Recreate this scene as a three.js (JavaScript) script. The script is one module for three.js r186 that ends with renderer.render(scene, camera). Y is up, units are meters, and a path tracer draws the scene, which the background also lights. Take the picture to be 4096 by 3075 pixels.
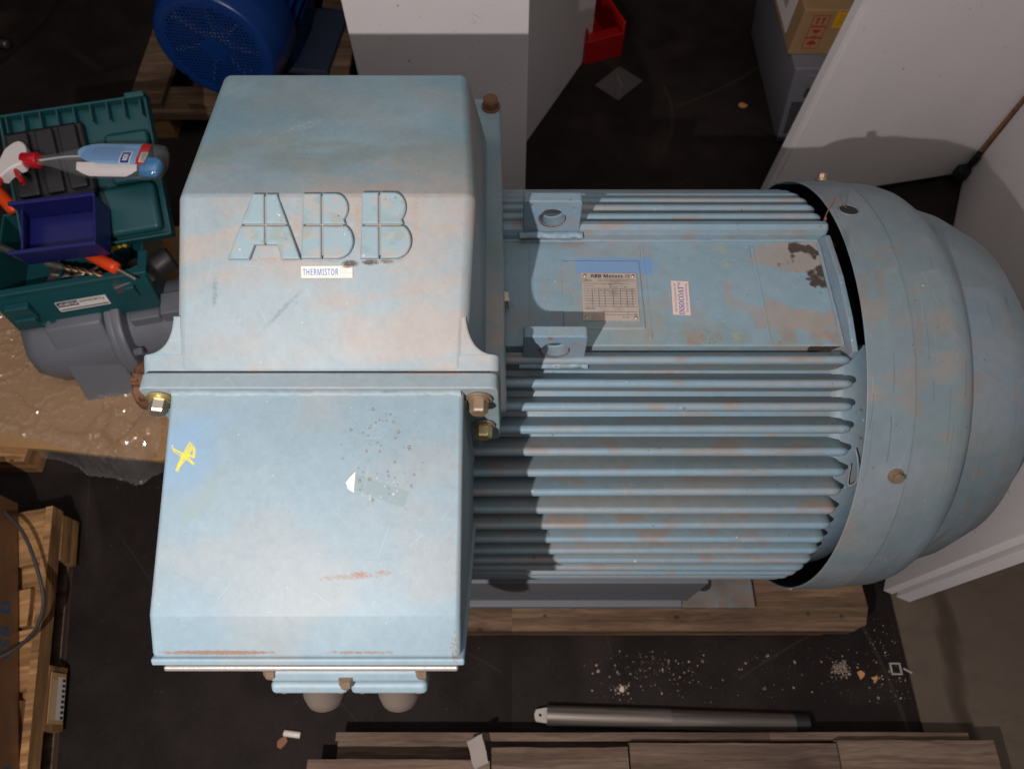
import * as THREE from 'three';
import { RoundedBoxGeometry } from 'three/addons/geometries/RoundedBoxGeometry.js';
import { ConvexGeometry } from 'three/addons/geometries/ConvexGeometry.js';
import { mergeGeometries, mergeVertices, toCreasedNormals } from 'three/addons/utils/BufferGeometryUtils.js';
import { RectAreaLightUniformsLib } from 'three/addons/lights/RectAreaLightUniformsLib.js';

// ------------------------------------------------------------ camera, light, exposure
const scene = new THREE.Scene();
scene.background = new THREE.Color(0x000000);
const YA = 0.56;                                            // height of the motor's axis
const EL = THREE.MathUtils.degToRad(63);
const camera = new THREE.PerspectiveCamera(2 * THREE.MathUtils.radToDeg(Math.atan(830.5 / 1512)), 1024 / 768, 0.05, 60);
camera.position.set(0, YA + 1.52 * Math.sin(EL), 1.52 * Math.cos(EL));
camera.lookAt(0, YA, 0);
camera.focus = 1.05; camera.userData.fStop = 4.5;
const renderer = new THREE.WebGLRenderer({ antialias: true });
renderer.setSize(1024, 768);
renderer.toneMapping = THREE.LinearToneMapping;
renderer.toneMappingExposure = 1;
renderer.shadowMap.enabled = true;
// hand-held flash, left of the lens and a little behind it
const flash = new THREE.PointLight(new THREE.Color(1, 0.92, 0.895), 7.6, 0, 2);
flash.position.set(-0.46, 2.03, 1.16);
flash.castShadow = true; flash.shadow.mapSize.set(2048, 2048); flash.shadow.radius = 0.45; flash.shadow.bias = -0.0005;
scene.add(flash);
// lamps under the roof of the hall, high above
RectAreaLightUniformsLib.init();
for (const [x, z, power] of [[-2.2, 0.2, 0.65], [2.2, -0.2, 0.6], [0.5, 2.1, 0.95]]) {
  const hall = new THREE.RectAreaLight(new THREE.Color(1, 0.915, 0.89), power, 2.4, 5);
  hall.position.set(x, 4.6, z); hall.lookAt(x * 0.3, 0, z * 0.3); scene.add(hall);
}

// ------------------------------------------------------------ helpers
function rng(seed) { let a = seed >>> 0; return () => { a = (a + 0x6D2B79F5) | 0; let t = Math.imul(a ^ (a >>> 15), 1 | a); t = (t + Math.imul(t ^ (t >>> 7), 61 | t)) ^ t; return ((t ^ (t >>> 14)) >>> 0) / 4294967296; }; }
const LAT = new Float32Array(65536); { const r = rng(77); for (let i = 0; i < 65536; i++) LAT[i] = r(); }
function vn(x, y) { const xi = Math.floor(x), yi = Math.floor(y); let fx = x - xi, fy = y - yi; fx = fx * fx * (3 - 2 * fx); fy = fy * fy * (3 - 2 * fy);
  const a = xi & 255, b = (xi + 1) & 255, c = (yi & 255) << 8, d = ((yi + 1) & 255) << 8;
  const p = LAT[c + a], q = LAT[c + b], r = LAT[d + a], s = LAT[d + b]; return p + (q - p) * fx + (r + (s - r) * fx - p - (q - p) * fx) * fy; }
function fb(x, y, n = 4) { let s = 0, a = 0.5, t = 0; for (let i = 0; i < n; i++) { s += a * vn(x, y); t += a; a *= 0.5; x = x * 2.03 + 17.3; y = y * 2.03 + 9.1; } return s / t; }
const sst = (a, b, x) => { const t = Math.min(1, Math.max(0, (x - a) / (b - a))); return t * t * (3 - 2 * t); };
const mix3 = (a, b, t) => [a[0] + (b[0] - a[0]) * t, a[1] + (b[1] - a[1]) * t, a[2] + (b[2] - a[2]) * t];
const l2s = (v) => 255 * (v <= 0.0031308 ? 12.92 * v : 1.055 * Math.pow(v, 1 / 2.4) - 0.055);
// a canvas painted per pixel in linear colours, then drawn on
function paint(w, h, f, draw) {
  const c = document.createElement('canvas'); c.width = w; c.height = h; const g = c.getContext('2d');
  const im = g.createImageData(w, h), D = im.data;
  for (let j = 0; j < h; j++) for (let i = 0; i < w; i++) { const q = f(i / w, j / h), k = 4 * (j * w + i); D[k] = l2s(Math.max(0, q[0])); D[k + 1] = l2s(Math.max(0, q[1])); D[k + 2] = l2s(Math.max(0, q[2])); D[k + 3] = 255; }
  g.putImageData(im, 0, 0); if (draw) draw(g, w, h);
  const t = new THREE.CanvasTexture(c); t.colorSpace = THREE.SRGBColorSpace; t.wrapS = t.wrapT = THREE.RepeatWrapping; t.anisotropy = 8; return t;
}
function gray(w, h, f) { const d = new Uint8Array(w * h * 4); for (let j = 0; j < h; j++) for (let i = 0; i < w; i++) { const v = Math.max(0, Math.min(255, 255 * f(i / w, j / h))), k = 4 * (j * w + i); d[k] = d[k + 1] = d[k + 2] = v; d[k + 3] = 255; }
  const t = new THREE.DataTexture(d, w, h); t.wrapS = t.wrapT = THREE.RepeatWrapping; t.magFilter = THREE.LinearFilter; t.minFilter = THREE.LinearMipmapLinearFilter; t.generateMipmaps = true; t.needsUpdate = true; return t; }
function M(o) { const { c, ...r } = o; const m = new (o.clearcoat || o.transmission || o.sheen || o.specularIntensity !== undefined ? THREE.MeshPhysicalMaterial : THREE.MeshStandardMaterial)({ roughness: 0.6, metalness: 0, side: THREE.DoubleSide, ...r }); if (c) m.color.setRGB(...c); return m; }
// uv in metres from the dominant axis of every face
function buv(g, ox = 0, oy = 0) {
  if (g.index) g = g.toNonIndexed(); const p = g.attributes.position, n = p.count, uv = new Float32Array(n * 2);
  const A = new THREE.Vector3(), B = new THREE.Vector3(), C = new THREE.Vector3();
  for (let i = 0; i < n; i += 3) { A.fromBufferAttribute(p, i); B.fromBufferAttribute(p, i + 1); C.fromBufferAttribute(p, i + 2);
    const N = B.clone().sub(A).cross(C.clone().sub(A)); const x = Math.abs(N.x), y = Math.abs(N.y), z = Math.abs(N.z);
    [A, B, C].forEach((P, k) => { const q = y >= x * 0.9 && y >= z * 0.45 ? [P.x, P.z] : x >= z ? [P.z, P.y] : [P.x, P.y]; uv[2 * (i + k)] = q[0] + ox; uv[2 * (i + k) + 1] = q[1] + oy; }); }
  g.setAttribute('uv', new THREE.BufferAttribute(uv, 2)); if (!g.attributes.normal) g.computeVertexNormals();
  for (const k of Object.keys(g.attributes)) if (!['position', 'normal', 'uv', 'color'].includes(k)) g.deleteAttribute(k); return g; }
function cuv(g, cy, rad) { if (g.index) g = g.toNonIndexed(); const p = g.attributes.position, uv = new Float32Array(p.count * 2); for (let i = 0; i < p.count; i += 3) { let a0 = 0; for (let k = 0; k < 3; k++) { let a = Math.atan2(p.getZ(i + k), -(p.getY(i + k) - cy)); if (k === 0) a0 = a; else if (a - a0 > 3) a -= 2 * Math.PI; else if (a0 - a > 3) a += 2 * Math.PI; uv[2 * (i + k)] = p.getX(i + k) + 0.5 * (rad - Math.hypot(p.getZ(i + k), p.getY(i + k) - cy)); uv[2 * (i + k) + 1] = a * rad; } } g.setAttribute('uv', new THREE.BufferAttribute(uv, 2)); return g; }
const mv = (g, x, y, z) => g.translate(x, y, z);
const rbox = (x0, x1, y0, y1, z0, z1, r = 0.003, s = 2) => new RoundedBoxGeometry(x1 - x0, y1 - y0, z1 - z0, s, Math.min(r, (x1 - x0) / 2.01, (y1 - y0) / 2.01, (z1 - z0) / 2.01)).translate((x0 + x1) / 2, (y0 + y1) / 2, (z0 + z1) / 2);
// outline [[z, y], ...] carried along x
function prismX(pts, x0, x1, bev = 0.002) {
  const s = new THREE.Shape(pts.map(([z, y]) => new THREE.Vector2(-z, y)));
  const g = new THREE.ExtrudeGeometry(s, { depth: x1 - x0 - 2 * bev, bevelEnabled: bev > 0, bevelSize: bev, bevelThickness: bev, bevelOffset: -bev, bevelSegments: 2, curveSegments: 8 });
  g.applyMatrix4(new THREE.Matrix4().makeBasis(new THREE.Vector3(0, 0, -1), new THREE.Vector3(0, 1, 0), new THREE.Vector3(1, 0, 0)).setPosition(x0 + bev, 0, 0)); return g; }
// outline [[x, z], ...] standing from y0 to y1
function prismY(pts, y0, y1, bev = 0.002) {
  const s = new THREE.Shape(pts.map(([x, z]) => new THREE.Vector2(x, -z)));
  const g = new THREE.ExtrudeGeometry(s, { depth: y1 - y0 - 2 * bev, bevelEnabled: bev > 0, bevelSize: bev, bevelThickness: bev, bevelOffset: -bev, bevelSegments: 2 });
  g.rotateX(-Math.PI / 2); return g.translate(0, y0 + bev, 0); }
// convex body with rounded edges
function hull(verts, r, crease = 0.5, det = 2) {
  const ico = new THREE.IcosahedronGeometry(r, det), q = ico.attributes.position, seen = new Set(), dirs = [];
  for (let i = 0; i < q.count; i++) { const k = [q.getX(i), q.getY(i), q.getZ(i)].map((v) => v.toFixed(5)).join(); if (!seen.has(k)) { seen.add(k); dirs.push(new THREE.Vector3().fromBufferAttribute(q, i)); } }
  const P = []; for (const v of verts) for (const e of dirs) P.push(new THREE.Vector3(...v).add(e));
  return toCreasedNormals(new ConvexGeometry(P), crease); }
function lathX(prof, seg = 96, phi0 = 0, phi = Math.PI * 2) {   // profile [[x, r], ...] turned round the x axis
  const g = new THREE.LatheGeometry(prof.map(([x, r]) => new THREE.Vector2(r, x)), seg, phi0, phi); g.rotateZ(-Math.PI / 2); return g; }
function tube(pts, r, seg = 40, rad = 8) { return new THREE.TubeGeometry(new THREE.CatmullRomCurve3(pts.map((p) => new THREE.Vector3(...p))), seg, r, rad, false); }
function bead(a, b, r, seed, n = 60) { // an uneven weld bead
  const g = tube([a, b.map((v, i) => (v + a[i]) / 2), b], r, n, 7), p = g.attributes.position; for (let i = 0; i < p.count; i++) { const k = 1 + 0.0; p.setXYZ(i, p.getX(i), p.getY(i) + (fb(p.getX(i) * 70 + seed, p.getZ(i) * 70 + p.getY(i) * 40, 2) - 0.5) * r * 0.6 * k, p.getZ(i) + (fb(p.getX(i) * 110, seed + p.getZ(i) * 90, 2) - 0.5) * r * 0.5); } g.computeVertexNormals(); return g; }
function wob(g, amp, f, seed = 0) { const p = g.attributes.position; for (let i = 0; i < p.count; i++) { const x = p.getX(i), y = p.getY(i), z = p.getZ(i); p.setXYZ(i, x + (fb(y * f + seed, z * f, 3) - 0.5) * amp, y + (fb(x * f + seed, z * f + 5, 3) - 0.5) * amp, z + (fb(x * f + 9, y * f + seed, 3) - 0.5) * amp); } g.computeVertexNormals(); return g; }
const used = {};
function nm(n) { const k = used[n] = (used[n] ?? -1) + 1; return k ? n + '_' + String(k).padStart(3, '0') : n; }
function mesh(name, gs, m, parent) {
  gs = (Array.isArray(gs) ? gs : [gs]).map((g) => { const q = g.index ? g.toNonIndexed() : g; for (const k of Object.keys(q.attributes)) if (!['position', 'normal', 'uv', 'color'].includes(k)) q.deleteAttribute(k); if (!q.attributes.normal) q.computeVertexNormals(); return q; });
  const o = new THREE.Mesh(gs.length > 1 ? mergeGeometries(gs) : gs[0], m); o.castShadow = o.receiveShadow = true;
  o.name = parent ? name : nm(name); (parent || scene).add(o); return o; }
function thing(name, label, category, pos = [0, 0, 0], turn = 0, group) { const o = new THREE.Group(); o.name = nm(name); o.position.set(...pos); o.rotation.y = turn; o.userData = { label, category }; if (group) o.userData.group = group; scene.add(o); return o; }
function tag(o, label, category, group) { o.userData.label = label; o.userData.category = category; if (group) o.userData.group = group; return o; }
const struct = (name, g, m) => { const o = mesh(name, g, m); o.userData.kind = 'structure'; return o; };
function hexHead(r, h) { const g = new THREE.CylinderGeometry(r * 0.86, r, h * 0.18, 6).translate(0, h * 0.91, 0); const b = new THREE.CylinderGeometry(r, r, h * 0.82, 6).translate(0, h * 0.41, 0); const c = new THREE.CylinderGeometry(r * 0.8, r * 0.8, 0.0006, 24).translate(0, h + 0.0003, 0); const o = mergeGeometries([g.toNonIndexed(), b.toNonIndexed(), c.toNonIndexed()]); o.computeVertexNormals(); return o; }
const UP = new THREE.Vector3(0, 1, 0);
function orient(o, pos, dir) { o.position.set(...pos); o.quaternion.setFromUnitVectors(UP, new THREE.Vector3(...dir).normalize()); return o; }
function bolt(parent, pos, dir, r, h, m, wr, wm, spin = 0) {
  const o = new THREE.Mesh(hexHead(r, h).rotateY(spin).translate(0, wr ? 0.006 : 0, 0), m); o.name = 'bolt'; o.castShadow = o.receiveShadow = true; orient(o, pos, dir); parent.add(o);
  if (wr) { const w = new THREE.Mesh(mergeGeometries([new THREE.CylinderGeometry(wr, wr, 0.003, 28).translate(0, 0.0015, 0), new THREE.CylinderGeometry(wr * 0.78, wr * 0.78, 0.003, 28).translate(0, 0.0045, 0)]), wm || m); w.name = 'washer'; w.castShadow = w.receiveShadow = true; o.add(w); }
  return o; }
function sheet(w, d, nx, ny) { return new THREE.PlaneGeometry(w, d, nx, ny).rotateX(-Math.PI / 2); }

// ------------------------------------------------------------ materials
const BLUE = [0.235, 0.35, 0.42], PALE = [0.325, 0.42, 0.465], DUST = [0.315, 0.275, 0.24], DEEP = [0.195, 0.31, 0.47], GREEN = [0.2, 0.27, 0.275], RUST = [0.33, 0.13, 0.055];
const castBump = gray(1024, 1024, (u, v) => 0.35 * fb(u * 40, v * 40, 3) + 0.4 * fb(u * 190, v * 190, 2) + 0.25 * vn(u * 700, v * 700)); castBump.repeat.set(2, 2);
function spots(g, R, n, x0, y0, x1, y1, r0, r1, cols) { for (let i = 0; i < n; i++) { g.fillStyle = cols[Math.floor(R() * cols.length)]; const x = x0 + (x1 - x0) * R(), y = y0 + (y1 - y0) * R(), r = r0 + (r1 - r0) * R() ** 3; g.beginPath(); g.ellipse(x, y, r * (0.7 + 0.6 * R()), r * (0.7 + 0.6 * R()), R() * 3, 0, 7); g.fill(); } }
function smear(g, R, x, y, w, h, rot, col, n = 260, s = 1) { g.save(); g.translate(x, y); g.rotate(rot); g.fillStyle = col; for (let i = 0; i < n; i++) { const a = R() * 6.283, q = Math.sqrt(R()) * (0.5 + 0.5 * R()); g.beginPath(); g.ellipse(Math.cos(a) * q * w, Math.sin(a) * q * h, s * (1 + 3 * R()), s * (0.6 + 1.4 * R()), R() * 0.6, 0, 7); g.fill(); } g.restore(); }
function glow(g, x, y, rx, ry, rot, col, a) { g.save(); g.translate(x, y); g.rotate(rot); g.scale(1, ry / rx); const q = g.createRadialGradient(0, 0, 0, 0, 0, rx); q.addColorStop(0, `rgba(${col},${a})`); q.addColorStop(0.55, `rgba(${col},${a * 0.7})`); q.addColorStop(1, `rgba(${col},0)`); g.fillStyle = q; g.beginPath(); g.arc(0, 0, rx, 0, 7); g.fill(); g.restore(); }
// terminal box: the map covers x -0.54 .. 0 and z -0.42 .. 0.66, laid on in metres
const BX0 = -0.54, BW = 0.54, BZ0 = -0.42, BH = 1.08;
const boxTex = paint(1024, 2048, (u, v) => {
  const x = BX0 + u * BW, z = BZ0 + v * BH; const a = fb(x * 5 + 3, z * 9 + 1, 4), b = fb(x * 11 + 20, z * 34 + 7, 4), c = fb(x * 60, z * 60, 3), f = vn(x * 900, z * 900);
  let q = mix3([0.185, 0.3, 0.365], [0.255, 0.365, 0.42], sst(0.3, 0.75, a)); const st = fb(x * 5 + 9, z * 70 + x * 12, 4), cl = fb(x * 9 + 60, z * 15 - x * 5, 5);
  if (z < 0.268) { const on = sst(-0.1, 0.08, z); q = mix3(q, [0.36, 0.31, 0.275], on * (0.22 + 0.55 * sst(0.4, 0.66, 0.65 * cl + 0.35 * st))); q = mix3(q, [0.2, 0.31, 0.37], on * 0.5 * sst(0.56, 0.72, fb(x * 6 + 5, z * 40 - x * 18, 4)));
    q = mix3(q, [0.2, 0.255, 0.235], 0.6 * sst(0.075, 0.0, Math.abs(z + 0.028 + 0.05 * (a - 0.5))) * sst(0.36, 0.6, b)); q = mix3(q, [0.3, 0.3, 0.275], 0.3 * (1 - on) * sst(0.45, 0.7, cl)); }
  else { q = mix3(q, [0.275, 0.37, 0.43], 0.6); q = mix3(q, [0.335, 0.345, 0.335], 0.4 * sst(0.48, 0.7, fb(x * 7 + 40, z * 12, 4))); q = mix3(q, [0.24, 0.35, 0.42], 0.5 * sst(0.5, 0.7, fb(x * 12 + 4, z * 9 + 50, 4))); if (z < 0.29) q = mix3(q, [0.3, 0.35, 0.365], 0.4); }
  const gr = fb(x * 160, z * 160, 2), k = (z > 0.268 ? 0.9 : 0.97) * (0.88 + 0.1 * c + 0.05 * f + 0.1 * gr); return [q[0] * k, q[1] * k * 0.985, q[2] * k * 0.975];
}, (g, w, h) => {
  const X = (x) => (x - BX0) / BW * w, Z = (z) => (z - BZ0) / BH * h, S = w / BW, R = rng(5);
  // clean blue patch under the crayon mark
  glow(g, X(-0.42), Z(0.365), 0.055 * S, 0.06 * S, 0.5, '116,152,188', 0.62); glow(g, X(-0.395), Z(0.33), 0.06 * S, 0.022 * S, -0.3, '124,156,186', 0.4);
  // crayon mark
  g.strokeStyle = '#f0d322'; g.lineCap = 'round'; const ln = (pts, wd) => { const n = Math.max(3, Math.round(wd / 0.0005)); for (let k = 0; k < n; k++) { const o = (k / (n - 1) - 0.5) * wd, e = (R() - 0.5) * 0.003; g.lineWidth = 0.6 + 0.9 * R(); g.globalAlpha = 0.55 + 0.45 * R(); g.beginPath(); pts.forEach(([x, z], i) => { const a = X(x + o * 0.8 + (R() - 0.5) * 0.0006), b = Z(z + o * 0.5 + (i ? e : -e)); i ? g.lineTo(a, b) : g.moveTo(a, b); }); g.stroke(); } g.globalAlpha = 1; };
  ln([[-0.409, 0.352], [-0.418, 0.368], [-0.424, 0.386]], 0.0042); ln([[-0.406, 0.356], [-0.416, 0.372], [-0.4225, 0.38]], 0.0036); ln([[-0.404, 0.358], [-0.404, 0.369], [-0.412, 0.366]], 0.003); ln([[-0.4325, 0.358], [-0.421, 0.364], [-0.413, 0.371], [-0.403, 0.378]], 0.0028); ln([[-0.431, 0.361], [-0.419, 0.369]], 0.0014);
  ln([[-0.413, 0.366], [-0.405, 0.377]], 0.0026);
  // ghosts of old tape
  g.fillStyle = 'rgba(134,152,154,0.6)'; const poly = (P) => { g.beginPath(); P.forEach(([x, z], i) => i ? g.lineTo(X(x), Z(z)) : g.moveTo(X(x), Z(z))); g.fill(); };
  poly([[-0.367, 0.378], [-0.373, 0.42], [-0.39, 0.44], [-0.413, 0.446], [-0.416, 0.435], [-0.398, 0.424], [-0.384, 0.4]]);
  g.fillStyle = 'rgba(124,144,148,0.75)'; poly([[-0.2, 0.389], [-0.129, 0.411], [-0.135, 0.43], [-0.199, 0.409]]);
  g.fillStyle = '#efe4da'; poly([[-0.198, 0.387], [-0.204, 0.393], [-0.2095, 0.4], [-0.206, 0.408], [-0.199, 0.412]]);
  spots(g, R, 60, X(-0.2), Z(0.392), X(-0.132), Z(0.428), 0.5, 2, ['rgba(210,215,212,.7)', 'rgba(130,140,140,.5)']);
  // rust streak, welds, edges
  smear(g, R, X(-0.2), Z(0.511), 0.05 * S, 0.0035 * S, -0.03, 'rgba(142,118,104,.35)', 170); smear(g, R, X(-0.187), Z(0.508), 0.014 * S, 0.004 * S, 0, 'rgba(142,106,90,.4)', 90); smear(g, R, X(-0.158), Z(0.506), 0.012 * S, 0.004 * S, 0, 'rgba(142,112,98,.35)', 60);
  
  // pitted spots
  for (let i = 0; i < 90; i++) { const a = R() * 6.28, q = Math.sqrt(R()); const x = X(-0.165 + Math.cos(a) * q * 0.055), z = Z(0.365 + Math.sin(a) * q * 0.06), r = 0.9 + 3.2 * R() ** 2; g.fillStyle = 'rgba(92,84,80,.75)'; g.beginPath(); g.arc(x, z, r, 0, 7); g.fill(); g.fillStyle = 'rgba(178,176,172,.85)'; g.beginPath(); g.arc(x, z, r * 0.45, 0, 7); g.fill(); }
  spots(g, R, 160, X(-0.44), Z(0.3), X(-0.065), Z(0.58), 0.4, 1.6, ['rgba(110,110,110,.6)', 'rgba(225,228,225,.7)', 'rgba(140,100,75,.6)']);
  for (let i = 0; i < 60; i++) { const a = R() * 6.28, q = Math.sqrt(R()); const x = X(-0.392 + Math.cos(a) * q * 0.03), z = Z(0.045 + Math.sin(a) * q * 0.05), r = 0.8 + 2.6 * R() ** 2; g.fillStyle = 'rgba(120,112,100,.7)'; g.beginPath(); g.arc(x, z, r, 0, 7); g.fill(); g.fillStyle = 'rgba(205,200,190,.8)'; g.beginPath(); g.arc(x, z, r * 0.5, 0, 7); g.fill(); }
  spots(g, R, 260, X(-0.46), Z(-0.24), X(-0.05), Z(0.25), 0.4, 1.7, ['rgba(120,105,95,.6)', 'rgba(220,220,212,.6)', 'rgba(165,115,85,.6)']);
  // letters gather dirt, dark rub below them
  for (const [x0, x1] of [[-0.37, -0.268], [-0.276, -0.198], [-0.2, -0.125]]) { smear(g, R, X((x0 + x1) / 2), Z(0.134), (x1 - x0) / 2 * S, 0.004 * S, 0, 'rgba(150,128,114,.32)', 120); smear(g, R, X(x1), Z(0.09), 0.006 * S, 0.04 * S, 0, 'rgba(156,134,120,.32)', 150); smear(g, R, X(x0), Z(0.1), 0.006 * S, 0.035 * S, 0, 'rgba(156,134,120,.28)', 110); }
  smear(g, R, X(-0.21), Z(0.1385), 0.012 * S, 0.004 * S, 0, 'rgba(60,48,44,.22)', 260); smear(g, R, X(-0.184), Z(0.137), 0.012 * S, 0.0035 * S, 0, 'rgba(60,48,44,.2)', 200); smear(g, R, X(-0.163), Z(0.136), 0.01 * S, 0.003 * S, 0, 'rgba(80,60,54,.12)', 120);
  // scuffs
  g.lineWidth = 1.2; for (let i = 0; i < 70; i++) { g.strokeStyle = R() < 0.5 ? 'rgba(215,222,222,.22)' : 'rgba(95,115,125,.2)'; const x = X(-0.44 + 0.38 * R()), z = Z(-0.22 + 0.78 * R()), a = R() * 3.14, l = 10 + 70 * R(); g.beginPath(); g.moveTo(x, z); g.quadraticCurveTo(x + Math.cos(a) * l * 0.5 + 6 * R(), z + Math.sin(a) * l * 0.5, x + Math.cos(a) * l, z + Math.sin(a) * l); g.stroke(); }
  smear(g, R, X(-0.387), Z(0.17), 0.004 * S, 0.02 * S, 0.1, 'rgba(85,110,120,.12)', 200); smear(g, R, X(-0.3), Z(0.19), 0.045 * S, 0.003 * S, -0.7, 'rgba(100,125,135,.1)', 200, 1.5); smear(g, R, X(-0.295), Z(-0.09), 0.03 * S, 0.012 * S, -0.5, 'rgba(200,212,218,.16)', 120, 1.2);
  smear(g, R, X(-0.075), Z(0.45), 0.006 * S, 0.1 * S, 0, 'rgba(150,128,112,.3)', 60); smear(g, R, X(-0.07), Z(0.59), 0.006 * S, 0.02 * S, 0, 'rgba(136,100,78,.4)', 70);
  smear(g, R, X(-0.36), Z(0.5935), 0.08 * S, 0.0022 * S, 0, 'rgba(132,104,90,.4)', 900); smear(g, R, X(-0.19), Z(0.5935), 0.05 * S, 0.0016 * S, 0, 'rgba(136,104,86,.3)', 160);
});
boxTex.repeat.set(1 / BW, 1 / BH); boxTex.offset.set(-BX0 / BW, 0);
boxTex.flipY = false; boxTex.offset.y = -BZ0 / BH;
const boxPaint = M({ map: boxTex, roughness: 0.55, bumpMap: castBump, bumpScale: 0.0002 });
// frame, fins and cowl
function motorTex(seed, dust, base = BLUE, px = 2048) { return paint(px, px, (u, v) => {
  const x = u * 1.6, z = v * 1.6; const a = fb(x * 5 + seed, z * 6 + 2 * seed, 4), b = fb(x * 9 + 31 + seed, z * 22 + 11, 5), c = fb(x * 70 + seed, z * 70, 3), f = vn(x * 800, z * 800);
  let q = mix3(base, DEEP, 0.24 * sst(0.5, 0.7, a)); q = mix3(q, GREEN, 0.35 * sst(0.52, 0.75, fb(x * 4 + 77, z * 5 + seed, 4)));
  q = mix3(q, DUST, dust * (0.12 + 0.88 * sst(0.4, 0.68, 0.55 * b + 0.45 * a))); q = mix3(q, [0.3, 0.205, 0.15], dust * sst(0.62, 0.76, fb(x * 16 + 50, z * 34 + seed, 4))); const k = 0.9 + 0.14 * c + 0.06 * f; return [q[0] * k, q[1] * k, q[2] * k];
}, (g, w, h) => { const R = rng(seed * 13 + 1); spots(g, R, 1100, 0, 0, w, h, 0.6, 2.2, ['rgba(120,85,65,.7)', 'rgba(225,215,205,.75)', 'rgba(80,70,66,.7)', 'rgba(160,110,75,.6)']); spots(g, R, 60, 0, 0, w, h, 2, 6, ['rgba(150,90,55,.6)', 'rgba(110,80,60,.5)']);
  g.lineWidth = 1; for (let i = 0; i < 130; i++) { g.strokeStyle = R() < 0.5 ? 'rgba(210,215,215,.2)' : 'rgba(70,85,92,.2)'; const x = R() * w, z = R() * h, l = 20 + 120 * R(), a = R() * 3.1; g.beginPath(); g.moveTo(x, z); g.lineTo(x + Math.cos(a) * l, z + Math.sin(a) * l); g.stroke(); } }); }
const frameTex = motorTex(2, 0.5, [0.185, 0.3, 0.38]); frameTex.repeat.set(1 / 1.6, 1 / 1.6);
const cowlTex = motorTex(9, 0.3, [0.165, 0.225, 0.255]); cowlTex.repeat.set(1 / 1.6, 1 / 1.6);
{ const g = cowlTex.image.getContext('2d'), R = rng(71), w = 2048; for (let i = 0; i < 420; i++) { g.strokeStyle = R() < 0.45 ? 'rgba(170,178,176,.22)' : 'rgba(52,62,64,.28)'; g.lineWidth = 0.8 + 1.4 * R(); const x = R() * w, y = R() * w, l = 30 + 160 * R(); g.beginPath(); g.moveTo(x, y); g.quadraticCurveTo(x + 6 * R() - 3, y + l / 2, x + 10 * R() - 5, y + l); g.stroke(); } for (let i = 0; i < 60; i++) { glow(g, R() * w, R() * w, 10 + 20 * R(), 30 + 60 * R(), R() * 0.4, R() < 0.5 ? '140,112,94' : '66,84,88', 0.35); } }
const framePaint = M({ map: frameTex, roughness: 0.5, bumpMap: castBump, bumpScale: 0.0003 });
const finPaint = M({ map: frameTex, roughness: 0.5, vertexColors: true, bumpMap: castBump, bumpScale: 0.0003 });
const cowlPaint = M({ map: cowlTex, roughness: 0.55, bumpMap: castBump, bumpScale: 0.0003 });
const lugTex = motorTex(5, 0.3, [0.19, 0.295, 0.37], 1024); lugTex.repeat.set(1 / 1.2, 1 / 1.2);
const bluePaint = M({ map: lugTex, roughness: 0.5, bumpMap: castBump, bumpScale: 0.0004 });
const darkMetal = M({ c: [0.02, 0.02, 0.02], roughness: 0.8 });
const rustTex = paint(512, 512, (u, v) => { const a = fb(u * 8, v * 8, 5), b = fb(u * 40 + 9, v * 40, 3); return mix3(mix3([0.16, 0.075, 0.04], [0.3, 0.14, 0.07], a), [0.09, 0.05, 0.035], sst(0.5, 0.7, b)); }); rustTex.repeat.set(5, 5);
const rust = M({ map: rustTex, roughness: 0.7, metalness: 0.2 });
const zinc = M({ c: [0.55, 0.5, 0.42], roughness: 0.38, metalness: 0.85 });
const oldZinc = M({ map: rustTex, color: 0xffffff, roughness: 0.5, metalness: 0.5 }); oldZinc.color.setRGB(1.5, 2.3, 2.9);
const yellowZinc = M({ c: [0.6, 0.5, 0.24], roughness: 0.35, metalness: 0.8 });
function woodTex(seed, A, B, dark) { return paint(1024, 512, (u, v) => { const x = u * 1.2, y = v * 0.6; const w = fb(x * 3 + seed, y * 8, 3); const g = fb(x * 5 + seed * 3, y * 130 + w * 9, 4), f = fb(x * 40, y * 700 + seed, 2), s = fb(x * 4 + 60 + seed, y * 7, 4); let q = mix3(A, B, sst(0.3, 0.7, g)); q = mix3(q, dark, 0.55 * sst(0.5, 0.75, s)); const k = (0.7 + 0.5 * f) * (0.82 + 0.36 * sst(0.3, 0.7, fb(x * 2 + 8, y * 60 + seed, 3))); return [q[0] * k, q[1] * k, q[2] * k]; }, (g, w, h) => { const R = rng(seed + 3); for (let i = 0; i < 26; i++) { g.strokeStyle = 'rgba(36,22,13,.35)'; g.lineWidth = 0.6 + 1.1 * R(); const x = R() * w, y = R() * h, l = 40 + 220 * R(); g.beginPath(); g.moveTo(x, y); g.quadraticCurveTo(x + l / 2, y + 6 * R() - 3, x + l, y + 4 * R() - 2); g.stroke(); } for (let i = 0; i < 14; i++) glow(g, R() * w, R() * h, 30 + 60 * R(), 8 + 20 * R(), 0.1 * R(), R() < 0.5 ? '40,26,18' : '200,160,120', 0.25); for (let i = 0; i < 5; i++) { const x = R() * w, y = R() * h; for (let k = 6; k > 0; k--) { g.strokeStyle = 'rgba(50,28,14,.25)'; g.lineWidth = 1.5; g.beginPath(); g.ellipse(x, y, k * 4, k * 2.2, 0, 0, 7); g.stroke(); } g.fillStyle = 'rgba(55,28,14,.6)'; g.beginPath(); g.ellipse(x, y, 6, 4, 0, 0, 7); g.fill(); } spots(g, R, 120, 0, 0, w, h, 0.6, 2.4, ['rgba(40,28,20,.5)', 'rgba(220,200,180,.25)']); }); }
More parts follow.
